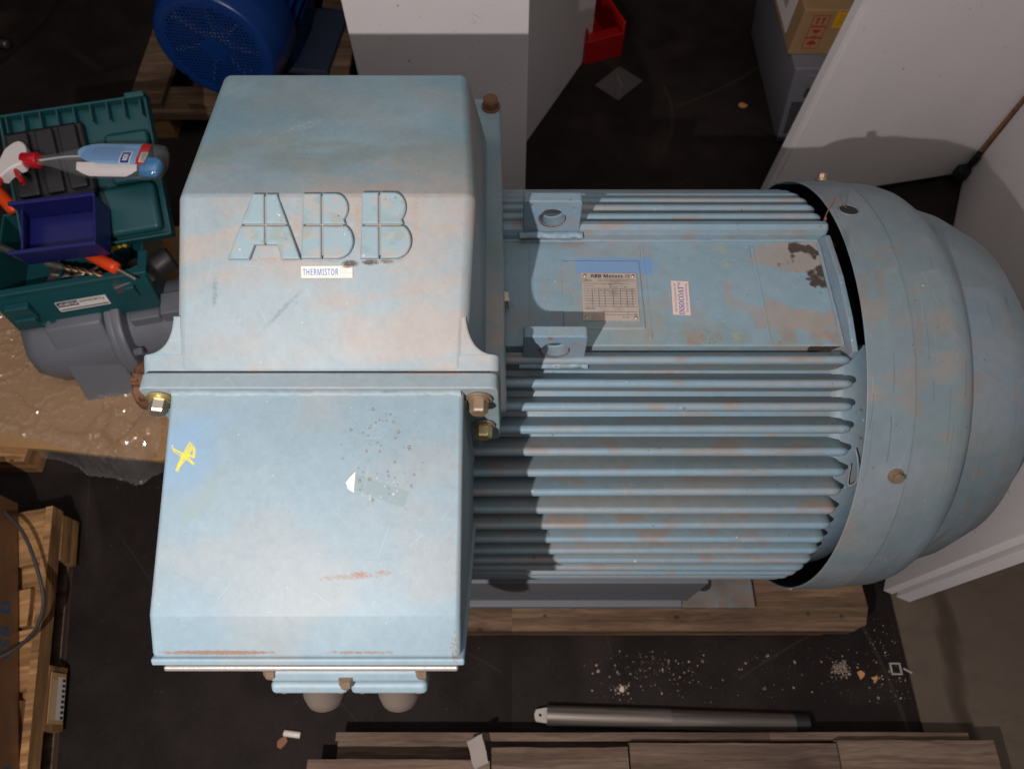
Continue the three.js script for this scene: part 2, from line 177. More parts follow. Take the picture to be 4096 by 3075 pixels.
const mkWood = (seed, A, B, D) => { const t = woodTex(seed, A, B, D); t.repeat.set(1 / 1.2, 1 / 0.6); return M({ map: t, roughness: 0.85, specularIntensity: 0.35, bumpMap: t, bumpScale: 0.0012 }); };
const wood = mkWood(1, [0.175, 0.11, 0.07], [0.12, 0.074, 0.046], [0.08, 0.052, 0.036]);
const woodOrange = mkWood(4, [0.39, 0.215, 0.093], [0.26, 0.135, 0.055], [0.155, 0.083, 0.04]);
const woodGrey = mkWood(8, [0.17, 0.117, 0.087], [0.122, 0.081, 0.06], [0.085, 0.06, 0.046]);
const whiteTex = paint(1024, 1024, (u, v) => { const a = fb(u * 6, v * 6, 4), f = vn(u * 500, v * 500); const k = 0.93 + 0.1 * a + 0.03 * f; return [0.72 * k, 0.685 * k, 0.69 * k]; }, (g, w, h) => { const R = rng(41); spots(g, R, 70, 0, 0, w, h, 0.8, 3.4, ['rgba(90,80,78,.6)', 'rgba(120,95,80,.55)', 'rgba(70,65,65,.5)']); for (let i = 0; i < 40; i++) { g.strokeStyle = R() < 0.5 ? 'rgba(90,85,85,.25)' : 'rgba(240,235,235,.3)'; g.lineWidth = 0.8 + R(); const x = R() * w, y = R() * h; g.beginPath(); g.moveTo(x, y); g.quadraticCurveTo(x + 20 * R(), y + 10, x + 40 * R() - 10, y + 30 * R() - 15); g.stroke(); } });
const white = M({ map: whiteTex, roughness: 0.5, bumpMap: castBump, bumpScale: 0.0001 });
const trimGrey = M({ c: [0.1, 0.11, 0.13], roughness: 0.6 });
const plastic = (c, r = 0.45) => M({ c, roughness: r });
const teal = M({ c: [0.009, 0.072, 0.084], roughness: 0.4, bumpMap: castBump, bumpScale: 0.0003 });
const black = plastic([0.014, 0.014, 0.015], 0.5);
function print(w, h, draw) { const c = document.createElement('canvas'); c.width = w; c.height = h; const g = c.getContext('2d'); draw(g, w, h); const t = new THREE.CanvasTexture(c); t.colorSpace = THREE.SRGBColorSpace; t.anisotropy = 8; return t; }
// a thin printed label: its top face carries the print
function label3(name, parent, w, d, tex, pos, basis, rough = 0.5, metal = 0, th = 0.0008) {
  const m = M({ map: tex, roughness: rough, metalness: metal }); const g = new THREE.BoxGeometry(w, d, th); const uv = g.attributes.uv; const nrm = g.attributes.normal; for (let i = 0; i < uv.count; i++) if (Math.abs(nrm.getZ(i)) < 0.5) uv.setXY(i, 0.02, 0.02);
  const o = new THREE.Mesh(g, m); o.name = name; o.castShadow = o.receiveShadow = true; const [x, y] = basis.map((v) => new THREE.Vector3(...v).normalize()); const z = x.clone().cross(y); o.matrix.makeBasis(x, y, z).setPosition(...pos); o.matrix.decompose(o.position, o.quaternion, o.scale); (parent || scene).add(o); return o; }

// ------------------------------------------------------------ the floor
const floorTex = paint(2048, 2048, (u, v) => { const x = u * 4, z = v * 4; const a = fb(x * 2.2, z * 2.2, 5), b = fb(x * 14 + 4, z * 14, 4), f = vn(x * 260, z * 260); let q = mix3([0.0135, 0.0096, 0.0087], [0.0235, 0.0172, 0.0153], sst(0.35, 0.7, 0.6 * a + 0.4 * b)); const k = 0.85 + 0.3 * f; return [q[0] * k, q[1] * k, q[2] * k]; }, (g, w, h) => { const R = rng(3); spots(g, R, 1500, 0, 0, w, h, 0.4, 1.4, ['rgba(120,100,88,.6)', 'rgba(160,140,125,.5)', 'rgba(20,15,14,.6)']); for (let i = 0; i < 160; i++) { g.strokeStyle = R() < 0.65 ? 'rgba(125,110,102,.22)' : 'rgba(15,12,12,.4)'; g.lineWidth = 0.6 + 1.1 * R(); const x = R() * w, y = R() * h, a = R() * 6.3, l = 15 + 120 * R(); g.beginPath(); g.moveTo(x, y); g.quadraticCurveTo(x + Math.cos(a) * l * 0.5, y + Math.sin(a) * l * 0.5 + 8 * R(), x + Math.cos(a) * l, y + Math.sin(a) * l); g.stroke(); } for (let i = 0; i < 110; i++) glow(g, R() * w, R() * h, 20 + 70 * R(), 10 + 40 * R(), R() * 3, R() < 0.55 ? '74,62,57' : '14,11,10', 0.3); for (let i = 0; i < 26; i++) { g.strokeStyle = R() < 0.5 ? 'rgba(82,70,64,.3)' : 'rgba(12,10,9,.4)'; g.lineWidth = 2 + 7 * R(); const x = R() * w, y = R() * h, a = R() * 6.3, l = 120 + 320 * R(); g.beginPath(); g.moveTo(x, y); g.quadraticCurveTo(x + Math.cos(a) * l * 0.5 + 20, y + Math.sin(a) * l * 0.5, x + Math.cos(a + 0.2) * l, y + Math.sin(a + 0.2) * l); g.stroke(); } });
floorTex.repeat.set(0.25, 0.25);
struct('floor', buv(rbox(-6, 6, -0.2, 0, -6, 5, 0.001)), M({ map: floorTex, roughness: 0.75, specularIntensity: 0.3, bumpMap: castBump, bumpScale: 0.0006 }));

// ------------------------------------------------------------ the big motor
const motor = thing('electric_motor', 'big pale blue finned electric motor with a large terminal box lying across the wooden pallet', 'electric motor');
const RB = 0.364, RT = 0.408;
// barrel with its end rings
mesh('frame', [buv(mv(lathX([[-0.52, 0.3], [-0.52, RB], [0.528, RB], [0.529, 0.35], [0.602, 0.346], [0.602, 0.1]], 128), 0, YA, 0))], framePaint, motor);
mesh('end_ring', buv(mv(lathX([[0.527, 0.35], [0.5275, 0.368], [0.5445, 0.368], [0.545, 0.374], [0.604, 0.374], [0.604, 0.34]], 64, -73 * Math.PI / 180, 92 * Math.PI / 180), 0, YA, 0)), bluePaint, motor);
mesh('end_shield', buv(mv(lathX([[-0.64, 0.06], [-0.64, 0.12], [-0.6, 0.14], [-0.57, 0.3], [-0.545, 0.37], [-0.521, 0.37], [-0.521, 0.2]], 96), 0, YA, 0)), framePaint, motor);
// cooling fins
function finGeo(ang, x0, x1, tip = RT, th = 0.0148) {
  const st = [x0, -0.2, 0.1, 0.3, 0.42]; for (let i = 0; i <= 12; i++) { const s = i / 12; st.push(x1 - 0.02 * (1 - Math.sin(s * Math.PI / 2))); }
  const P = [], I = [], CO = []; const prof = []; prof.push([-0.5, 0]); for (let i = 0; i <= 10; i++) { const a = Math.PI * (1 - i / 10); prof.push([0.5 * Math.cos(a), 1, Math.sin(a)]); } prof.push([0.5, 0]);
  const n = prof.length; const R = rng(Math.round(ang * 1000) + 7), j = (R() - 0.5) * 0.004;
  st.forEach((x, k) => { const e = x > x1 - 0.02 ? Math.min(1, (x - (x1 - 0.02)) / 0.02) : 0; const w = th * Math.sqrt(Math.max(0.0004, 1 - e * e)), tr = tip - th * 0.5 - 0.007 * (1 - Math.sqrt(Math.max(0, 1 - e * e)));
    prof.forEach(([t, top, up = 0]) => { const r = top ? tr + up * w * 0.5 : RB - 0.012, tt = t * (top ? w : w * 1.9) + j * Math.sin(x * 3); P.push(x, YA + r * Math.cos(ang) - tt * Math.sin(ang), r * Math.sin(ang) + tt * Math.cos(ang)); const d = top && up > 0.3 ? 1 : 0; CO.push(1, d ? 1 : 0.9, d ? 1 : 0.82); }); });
  for (let k = 0; k < st.length - 1; k++) for (let i = 0; i < n - 1; i++) { const a = k * n + i, b = a + 1, c = a + n, d = c + 1; I.push(a, c, b, b, c, d); }
  const g = new THREE.BufferGeometry(); g.setAttribute('position', new THREE.Float32BufferAttribute(P, 3)); g.setAttribute('color', new THREE.Float32BufferAttribute(CO, 3)); g.setIndex(I); g.computeVertexNormals(); return buv(g, ang * 0.37, ang * 0.83); }
const D2R = Math.PI / 180;
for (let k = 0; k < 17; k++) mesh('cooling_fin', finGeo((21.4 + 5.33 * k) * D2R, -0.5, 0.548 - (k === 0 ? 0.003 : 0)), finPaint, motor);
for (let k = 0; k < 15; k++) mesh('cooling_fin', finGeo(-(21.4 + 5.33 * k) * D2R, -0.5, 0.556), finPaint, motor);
// flat top between the fins
const panelTex = paint(1536, 640, (u, v) => { const x = -0.02 + u * 0.6, z = -0.125 + v * 0.25; const a = fb(x * 8 + 3, z * 10, 4), b = fb(x * 14 + 70, z * 16, 5), c = fb(x * 70, z * 70, 3), f = vn(x * 800, z * 800);
  let q = mix3([0.2, 0.305, 0.37], [0.25, 0.35, 0.41], a); q = mix3(q, [0.2, 0.275, 0.27], 0.5 * sst(0.5, 0.7, fb(x * 6 + 30, z * 9, 4))); const rt = sst(0.3, 0.5, x), ed = sst(0.07, 0.1, z) + sst(-0.075, -0.1, z);
  q = mix3(q, [0.34, 0.27, 0.22], (0.3 + 0.45 * rt) * sst(0.5, 0.6, b)); q = mix3(q, [0.3, 0.2, 0.14], Math.min(1, ed) * 0.6 * sst(0.48, 0.62, fb(x * 20 + 11, z * 20, 4))); q = mix3(q, [0.065, 0.045, 0.035], sst(0.5, 0.56, fb(x * 22, z * 22 + 8, 4) + 0.28 - 7 * Math.hypot((x - 0.517) * 1.2, (z + 0.035)))); const k = 0.9 + 0.14 * c + 0.06 * f; return [q[0] * k, q[1] * k, q[2] * k];
}, (g, w, h) => { const R = rng(17), X = (x) => (x + 0.02) / 0.6 * w, Z = (z) => (z + 0.125) / 0.25 * h; g.fillStyle = 'rgba(112,150,196,.75)'; g.fillRect(X(0.11), Z(-0.062), X(0.243) - X(0.11), Z(-0.026) - Z(-0.062)); glow(g, X(0.24), Z(-0.045), 50, 40, 0, '112,150,196', 0.6);
  for (const [x, z] of [[0.37, -0.078], [0.372, -0.05], [0.37, 0.098]]) { g.strokeStyle = 'rgba(196,172,96,.4)'; g.lineWidth = 3; for (let i = 0; i < 9; i++) { g.beginPath(); g.moveTo(X(x - 0.009 * R()), Z(z - 0.008 + 0.0018 * i)); g.lineTo(X(x + 0.011 * R()), Z(z - 0.007 + 0.0018 * i + 0.003 * R())); g.stroke(); } }
  spots(g, R, 500, 0, 0, w, h, 0.6, 2.6, ['rgba(120,85,65,.7)', 'rgba(225,215,205,.7)', 'rgba(90,72,64,.7)', 'rgba(170,110,75,.7)']); for (let i = 0; i < 40; i++) { g.strokeStyle = 'rgba(205,212,215,.3)'; g.lineWidth = 1.2; const x = R() * w, y = R() * h; g.beginPath(); g.moveTo(x, y); g.quadraticCurveTo(x + 20 * R(), y + 10, x + 30 * R() - 10, y + 30 * R()); g.stroke(); }
  g.strokeStyle = 'rgba(150,110,85,.35)'; g.lineWidth = 3; for (let i = 0; i < 26; i++) { g.beginPath(); g.arc(X(0.25 + 0.1 * R()), Z(0.09 + 0.02 * R()), 5 + 9 * R(), 0, 5); g.stroke(); } });
panelTex.flipY = false; panelTex.repeat.set(1 / 0.6, 1 / 0.25); panelTex.offset.set(0.02 / 0.6, 0.125 / 0.25);
const panelPaint = M({ map: panelTex, roughness: 0.5, bumpMap: castBump, bumpScale: 0.0003 });
mesh('flat_panel', [buv(rbox(-0.5, 0.545, 0.85, 0.9262, -0.112, 0.116, 0.003)), buv(rbox(0.085, 0.222, 0.9, 0.9284, -0.055, 0.085, 0.003)), buv(rbox(0.225, 0.231, 0.9, 0.9271, -0.09, 0.105, 0.0004)), buv(rbox(0.418, 0.425, 0.9, 0.9274, -0.09, 0.108, 0.0005)), buv(rbox(0.03, 0.036, 0.9, 0.9271, -0.09, 0.105, 0.0004))], panelPaint, motor);
mesh('ridge', buv(prismX([[-0.098, 0.9], [-0.1, 0.94], [-0.104, 0.95], [-0.112, 0.955], [-0.121, 0.952], [-0.127, 0.944], [-0.135, 0.89]], -0.5, 0.553, 0.004)), framePaint, motor);
mesh('end_plate', buv(prismX([[-0.1, 0.89], [-0.1, 0.935], [-0.09, 0.952], [0.0, 0.96], [0.08, 0.956], [0.138, 0.946], [0.14, 0.9], [0.12, 0.89]], 0.543, 0.552, 0.0015)), bluePaint, motor);
mesh('weld_bead', [buv(bead([0.541, 0.927, -0.09], [0.541, 0.927, 0.115], 0.0035, 4)), buv(bead([-0.02, 0.927, -0.0985], [0.54, 0.927, -0.0985], 0.003, 9, 120))], framePaint, motor);
// lifting lugs
function lug(x, z, y0, y1, w) {
  const s = new THREE.Shape(); const h = w / 2, r = 0.006; s.moveTo(-h, 0); s.lineTo(-h, y1 - y0 - r); s.quadraticCurveTo(-h, y1 - y0, -h + r, y1 - y0); s.lineTo(h - r, y1 - y0); s.quadraticCurveTo(h, y1 - y0, h, y1 - y0 - r); s.lineTo(h, 0);
  const q = new THREE.Path(); q.absarc(0, (y1 - y0) * 0.57, 0.0225, 0, Math.PI * 2, true); s.holes.push(q);
  const g = new THREE.ExtrudeGeometry(s, { depth: 0.016, bevelEnabled: true, bevelSize: 0.0018, bevelThickness: 0.0018, bevelOffset: -0.0018, bevelSegments: 2, curveSegments: 28 }).translate(x, y0, z - 0.0178);
  const o = mesh('lifting_lug', buv(g), bluePaint, motor); mesh('weld_bead', buv(bead([x - h - 0.006, y0 + 0.012, z + 0.005], [x + h + 0.006, y0 + 0.012, z + 0.005], 0.0065, x * 99 + z)), bluePaint, o);
  mesh('rust_rim', buv(new THREE.TorusGeometry(0.0224, 0.0009, 6, 36, Math.PI * 1.2).rotateZ(Math.PI * 0.9).translate(x, y0 + (y1 - y0) * 0.57, z + 0.0016)), rust, o); return o; }
lug(0.068, -0.102, 0.932, 1.024, 0.098); lug(0.0665, 0.1455, 0.914, 1.004, 0.098);
// nameplate and stickers
const plateTex = print(512, 540, (g, w, h) => { g.fillStyle = '#c6b9ae'; g.fillRect(0, 0, w, h); const R = rng(8); spots(g, R, 900, 0, 0, w, h, 0.5, 3, ['rgba(90,75,68,.25)', 'rgba(190,180,170,.25)']); for (let i = 0; i < 26; i++) glow(g, R() * w, R() * h, 30 + 60 * R(), 20 + 30 * R(), R() * 3, '90,76,72', 0.1);
  g.fillStyle = '#1c1a1a'; g.font = 'bold 54px sans-serif'; g.fillText('ABB Motors', 84, 56); g.font = '44px sans-serif'; g.fillText('C€', 405, 52); g.font = '22px sans-serif'; g.fillText('Motor', 32, 92); g.fillText('No', 250, 142); g.fillText('Ins. cl.', 268, 170); g.fillText('IP', 405, 168); g.strokeStyle = '#2a2524'; g.lineWidth = 3;
  const L = (a, b, c, d) => { g.beginPath(); g.moveTo(a, b); g.lineTo(c, d); g.stroke(); }; L(150, 76, 490, 76); L(20, 98, 100, 98); L(150, 96, 490, 96); L(20, 126, 440, 126); L(20, 152, 110, 152); L(20, 182, 500, 182); L(20, 214, 500, 214); for (let i = 0; i < 5; i++) L(20, 240 + i * 29, 500, 240 + i * 29); L(20, 386, 500, 386); L(20, 416, 120, 416); L(180, 444, 500, 444); L(180, 476, 500, 476); for (const x of [95, 155, 210, 285, 352, 412, 462]) L(x, 184, x, 384); L(412, 446, 412, 474); L(262, 128, 262, 182); L(398, 154, 398, 182); g.font = '18px sans-serif'; ['V', 'Hz', 'kW', 'r/min', 'A', 'cos φ', 'IA/IN', 't E'].forEach((s, i) => g.fillText(s, [50, 112, 165, 216, 310, 356, 416, 468][i], 206)); g.fillText('Prod. code', 26, 408); g.fillText('kg', 470, 470); g.fillText('IEC 34-1', 360, 510); });
const npl = label3('nameplate', motor, 0.094, 0.096, plateTex, [0.1655, 0.9294, 0.0215], [[1, 0, 0.012], [0.012, 0, -1]], 0.4, 0.3, 0.0014);
for (const [x, y] of [[-0.041, 0.042], [0.041, 0.042], [-0.041, -0.042], [0.041, -0.042]]) { const r = mesh('rivet', new THREE.SphereGeometry(0.0032, 12, 8).scale(1, 1, 0.55).translate(x, y, 0.0008), zinc, npl); }
const insTex = print(128, 320, (g, w, h) => { g.fillStyle = '#dcc4b8'; g.fillRect(0, 0, w, h); g.save(); g.translate(w / 2, h / 2); g.rotate(-Math.PI / 2); g.fillStyle = '#3b55a8'; g.textAlign = 'center'; g.font = 'bold 54px serif'; g.fillText('INSOCOAT™', -4, 22, 308); g.font = '21px sans-serif'; g.fillText('Attention: Equipped with SKF', 0, -32, 300); g.fillText('Electrically Insulated Bearing', 0, 50, 300); g.restore(); });
label3('bearing_sticker', motor, 0.0295, 0.0685, insTex, [0.2855, 0.9269, 0.0225], [[1, 0, 0.05], [0.05, 0, -1]], 0.6);
// fan cowl
const cowl = mesh('fan_cowl', cuv(mv(lathX([[0.5565, 0.4232], [0.5562, 0.4248], [0.558, 0.4258], [0.63, 0.4265], [0.6335, 0.4235], [0.6365, 0.4245], [0.64, 0.423], [0.7, 0.4185], [0.722, 0.4115], [0.735, 0.403], [0.7385, 0.3985], [0.7395, 0.3915], [0.745, 0.387], [0.82, 0.365], [0.885, 0.331], [0.925, 0.288], [0.95, 0.232], [0.962, 0.17], [0.963, 0.0]], 160), 0, YA, 0), YA, 0.42), cowlPaint, motor);
mesh('cowl_lining', buv(mv(lathX([[0.556, 0.4238], [0.558, 0.421], [0.63, 0.421], [0.7, 0.41], [0.73, 0.39], [0.735, 0.3]], 96), 0, YA, 0)), M({ c: [0.07, 0.09, 0.1], roughness: 0.8 }), cowl);
const onCowl = (a, x, r = 0.426) => [[x, YA + r * Math.cos(a * D2R), r * Math.sin(a * D2R)], [0, Math.cos(a * D2R), Math.sin(a * D2R)]];
for (const [a, x] of [[47, 0.614], [-44, 0.612], [115, 0.6], [-130, 0.6]]) { const [p, d] = onCowl(a, x); bolt(motor, p, d, 0.0085, 0.008, oldZinc, 0.0125, oldZinc); }
{ const [p, d] = onCowl(-18.5, 0.588, 0.4262); const h = mesh('cowl_hole', new THREE.CylinderGeometry(0.0165, 0.0165, 0.0014, 32), darkMetal, cowl); orient(h, p, d); const r = new THREE.Mesh(new THREE.TorusGeometry(0.0168, 0.0013, 8, 36).rotateX(Math.PI / 2), cowlPaint); r.name = 'hole_rim'; r.position.y = 0.0006; h.add(r); r.castShadow = true; }
mesh('wire', tube([[0.549, 0.925, -0.1], [0.551, 0.945, -0.128], [0.555, 0.968, -0.14], [0.56, 0.979, -0.15], [0.565, 0.973, -0.142], [0.57, 0.981, -0.149], [0.576, 0.972, -0.141], [0.584, 0.966, -0.139]], 0.0011, 50, 6), M({ c: [0.16, 0.09, 0.07], roughness: 0.5 }), motor);
mesh('wire', tube([[0.553, 0.952, -0.13], [0.551, 0.93, -0.11], [0.566, 0.92, -0.11], [0.575, 0.92, -0.09], [0.562, 0.91, -0.1], [0.585, 0.9, -0.085], [0.59, 0.88, -0.07]], 0.0011, 50, 6), M({ c: [0.5, 0.05, 0.03], roughness: 0.45 }), motor);
mesh('wire', tube([[0.566, 0.84, 0.262], [0.57, 0.83, 0.28], [0.573, 0.805, 0.305], [0.566, 0.79, 0.308], [0.562, 0.82, 0.282]], 0.0011, 40, 6), M({ c: [0.3, 0.3, 0.3], roughness: 0.5 }), motor);
// shaft
mesh('shaft', [buv(mv(lathX([[-0.8, 0.001], [-0.8, 0.05], [-0.795, 0.055], [-0.6, 0.055]], 48), 0, YA, 0)), buv(rbox(-0.795, -0.66, YA + 0.045, YA + 0.062, 0.004, 0.03, 0.002))], rust, motor);
// feet
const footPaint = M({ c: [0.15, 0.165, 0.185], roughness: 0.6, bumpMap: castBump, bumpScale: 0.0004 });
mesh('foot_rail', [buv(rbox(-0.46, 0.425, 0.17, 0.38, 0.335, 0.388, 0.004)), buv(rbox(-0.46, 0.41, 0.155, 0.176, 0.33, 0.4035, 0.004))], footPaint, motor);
const fp = mesh('foot_pad', [buv(rbox(0.41, 0.588, 0.147, 0.168, 0.24, 0.404, 0.003))], M({ map: (() => { const t = paint(512, 512, (u, v) => mix3([0.13, 0.11, 0.095], mix3([0.16, 0.2, 0.22], [0.22, 0.13, 0.08], fb(u * 9 + 4, v * 9, 4)), sst(0.3, 0.7, fb(u * 5, v * 5, 4)))); t.repeat.set(4, 4); return t; })(), roughness: 0.65 }), motor);
mesh('bolt_hole', new THREE.CylinderGeometry(0.02, 0.02, 0.002, 30).translate(0.468, 0.1685, 0.345), darkMetal, fp);
mesh('foot_rail', [buv(rbox(-0.46, 0.43, 0.17, 0.42, -0.372, -0.335, 0.004)), buv(rbox(-0.46, 0.588, 0.155, 0.176, -0.396, -0.33, 0.004))], framePaint, motor);

// ------------------------------------------------------------ its terminal box
const base = mesh('terminal_box_base', [buv(rbox(-0.46, -0.048, 0.82, 0.966, -0.33, 0.26, 0.006)), buv(hull([[-0.497, 0.9745, -0.385], [-0.03, 0.9745, -0.385], [-0.016, 0.9745, 0.25], [-0.49, 0.9745, 0.25]], 0.0085, 0.6))], boxPaint, motor);
const LB = 0.984;
const lidV = []; for (const [xl, xr, y, z] of [[-0.449, -0.066, 1.168, -0.234], [-0.434, -0.047, 1.219, 0.06], [-0.443, -0.059, 1.1085, 0.2605], [-0.46, -0.04, LB, 0.245], [-0.462, -0.046, LB, -0.3]]) { const r = 0.016; lidV.push([xl + r, y - r * 0.9, z + (z < -0.1 ? r : z > 0.2 ? -r : 0)], [xr - r, y - r * 0.9, z + (z < -0.1 ? r : z > 0.2 ? -r : 0)]); }
const lid = mesh('terminal_box_lid', buv(hull(lidV, 0.0165, 0.2, 5)), boxPaint, motor);
// flanges of the sloping joint: plates with rounded upper corners, an ear each side
function flangePlate(z0, z1, xl, xr, yb, yt, r) { const s = new THREE.Shape(); s.moveTo(xl, yb + r); s.quadraticCurveTo(xl, yb, xl + r, yb); s.lineTo(xr - r, yb); s.quadraticCurveTo(xr, yb, xr, yb + r); s.lineTo(xr, yt - r); s.quadraticCurveTo(xr, yt, xr - r, yt); s.lineTo(xl + r, yt); s.quadraticCurveTo(xl, yt, xl, yt - r); return new THREE.ExtrudeGeometry(s, { depth: z1 - z0 - 0.004, bevelEnabled: true, bevelSize: 0.002, bevelThickness: 0.002, bevelOffset: -0.002, bevelSegments: 3, curveSegments: 10 }).translate(0, 0, z0 + 0.002); }
function fillet(side, xs, xe) { // concave ear between the lid side and the flange
  const s = new THREE.Shape(); const z1 = 0.25, z0 = 0.195; s.moveTo(xs - side * 0.01, -z1); s.lineTo(xe, -z1); s.lineTo(xe, -(z1 - 0.012)); s.quadraticCurveTo(xs + side * 0.004, -(z1 - 0.014), xs, -z0); s.lineTo(xs - side * 0.01, -z0);
  const g = new THREE.ExtrudeGeometry(s, { depth: 0.13, bevelEnabled: true, bevelSize: 0.003, bevelThickness: 0.003, bevelOffset: -0.003, bevelSegments: 2, curveSegments: 12 }); g.rotateX(-Math.PI / 2); g.translate(0, 1.1024 - 0.133, 0); return shear(g); }
function shear(g) { const p = g.attributes.position; for (let i = 0; i < p.count; i++) p.setY(i, p.getY(i) + (0.2605 - p.getZ(i)) * 0.599); g.computeVertexNormals(); return g; }
mesh('lid_flange', [buv(shear(flangePlate(0.238, 0.261, -0.487, -0.016, 0.94, 1.1027, 0.014))), buv(fillet(-1, -0.443, -0.482)), buv(fillet(1, -0.06, -0.024))], boxPaint, lid);
const adV = []; for (const [y, z, ry, rz] of [[1.102, 0.288, -0.006, 0], [1.031, 0.553, -0.008, -0.002], [1.001, 0.594, -0.006, -0.004], [0.8, 0.379, 0.006, 0.002], [0.84, 0.285, 0.006, 0]]) for (const x of [-0.443 + 0.008, -0.0625 - 0.008]) adV.push([x, y + ry, z + rz]);
const adapter = mesh('cable_adapter', [buv(hull(adV, 0.008, 0.2, 4))], boxPaint, motor);
mesh('adapter_flange', buv(flangePlate(0.2635, 0.2865, -0.484, -0.0175, 0.94, 1.112, 0.014)), boxPaint, adapter);
mesh('weld_bead', [buv(bead([-0.44, 1.1005, 0.2885], [-0.066, 1.1005, 0.2885], 0.0055, 3, 200)), buv(bead([-0.0635, 1.09, 0.29], [-0.0635, 0.86, 0.29], 0.004, 8))], boxPaint, adapter);
// lower frame of the cable opening: a lip that follows the sloping underside
const GN = new THREE.Vector3(0, -0.756, 0.655), GT = new THREE.Vector3(0, -0.655, -0.756);     // outward normal and the way down the slope
const gpt = (x, s, n) => [x, 1.0 + GT.y * s + GN.y * n, 0.6 + GT.z * s + GN.z * n];
function gbox(x0, x1, s0, s1, n0, n1, r) { const g = new RoundedBoxGeometry(x1 - x0, s1 - s0, n1 - n0, 3, r); g.applyMatrix4(new THREE.Matrix4().makeBasis(new THREE.Vector3(1, 0, 0), GT.clone().negate(), GN.clone()).setPosition(...gpt((x0 + x1) / 2, (s0 + s1) / 2, (n0 + n1) / 2))); return g; }
mesh('opening_flange', buv(gbox(-0.4425, -0.058, -0.002, 0.3, 0.0005, 0.0105, 0.003)), boxPaint, adapter);
const alu = M({ c: [0.5, 0.45, 0.42], roughness: 0.42, metalness: 0.6, bumpMap: castBump, bumpScale: 0.0004 });
const gp = mesh('gland_plate', buv(gbox(-0.428, -0.066, -0.0035, 0.28, 0.011, 0.0185, 0.003)), alu, motor);
mesh('gland_block', buv(gbox(-0.303, -0.106, 0.0, 0.13, 0.019, 0.0415, 0.008)), boxPaint, motor);
for (const x of [-0.2545, -0.1545]) {
  const gl = mesh('cable_gland', buv(gbox(x - 0.0485, x + 0.0485, 0.001, 0.112, 0.043, 0.061, 0.007)), boxPaint, motor);
  const pr = [[0.0, 0.001], [0.0, 0.0]]; const c = new THREE.LatheGeometry([[0.0, 0.0295], [0.038, 0.0285], [0.052, 0.025], [0.061, 0.016], [0.064, 0.0]].map(([y, r]) => new THREE.Vector2(r, y)), 40);
  const pl = mesh('gland_plug', c, M({ c: [0.12, 0.095, 0.078], roughness: 0.7 }), gl); orient(pl, gpt(x + 0.004, 0.048, 0.061), GN.toArray());
  for (const [dx, s] of [[-0.036, 0.024], [0.036, 0.024], [-0.036, 0.1], [0.036, 0.1]]) { const b = new THREE.Mesh(hexHead(0.0075, 0.006), oldZinc); b.name = 'bolt'; b.castShadow = true; orient(b, gpt(x + dx, s - 0.008, 0.061), GN.toArray()); gl.add(b); }
}
for (const x of [-0.3, -0.206, -0.112]) bolt(motor, gpt(x, x === -0.206 ? -0.001 : 0.004, x === -0.206 ? 0.03 : 0.0185), GN.toArray(), 0.009, 0.012, oldZinc, 0, null, 0.3);
// bolts of the terminal box
bolt(motor, [-0.4625, 1.086, 0.2875], [0, -0.05, 1], 0.0125, 0.016, zinc, 0.0178, yellowZinc, 0.2);
bolt(motor, [-0.0435, 1.085, 0.2875], [0, -0.05, 1], 0.0125, 0.016, oldZinc, 0.0178, oldZinc, 0.5);
bolt(motor, [-0.0405, 1.0, 0.2875], [0, -0.05, 1], 0.0125, 0.015, yellowZinc, 0.0165, oldZinc, 0.52);
bolt(motor, [-0.0395, 0.9835, -0.367], [0, 1, 0.05], 0.0155, 0.014, rust, 0.0175, rust, 0.1);
bolt(motor, [-0.0475, 0.955, 0.046], [1, 0, 0], 0.0175, 0.042, zinc, 0, null, 0.15);
mesh('gasket', buv(rbox(-0.478, -0.028, 0.95, 1.108, 0.2605, 0.2645, 0.001)), darkMetal, adapter);
// raised letters: four quarters each, a groove between them
const FA = Math.atan2(1.219 - 1.115, 0.249 - 0.06);
function onLid(g) { g.rotateX(-Math.PI / 2); g.rotateX(FA); return g.translate(0, 1.219 + 0.0012, 0.06); }    // shape (x, -s) laid on the sloping face
const letterTex = paint(512, 256, (u, v) => { const a = fb(u * 9, v * 5, 4), b = fb(u * 22 + 5, v * 14, 4); let q = mix3([0.21, 0.315, 0.36], [0.26, 0.355, 0.395], a); q = mix3(q, [0.35, 0.305, 0.27], 0.6 * sst(0.5, 0.68, b)); q = mix3(q, [0.2, 0.26, 0.24], 0.5 * sst(0.55, 0.7, fb(u * 12 + 40, v * 9, 4))); return q; }, (g, w, h) => { const R = rng(31); spots(g, R, 120, 0, 0, w, h, 0.5, 2.4, ['rgba(150,95,60,.8)', 'rgba(215,210,200,.7)', 'rgba(90,80,74,.7)']); });
letterTex.repeat.set(3.4, 7); const letterPaint = M({ map: letterTex, roughness: 0.55, bumpMap: castBump, bumpScale: 0.0003 });
const dirt = M({ c: [0.36, 0.285, 0.235], roughness: 0.8 });
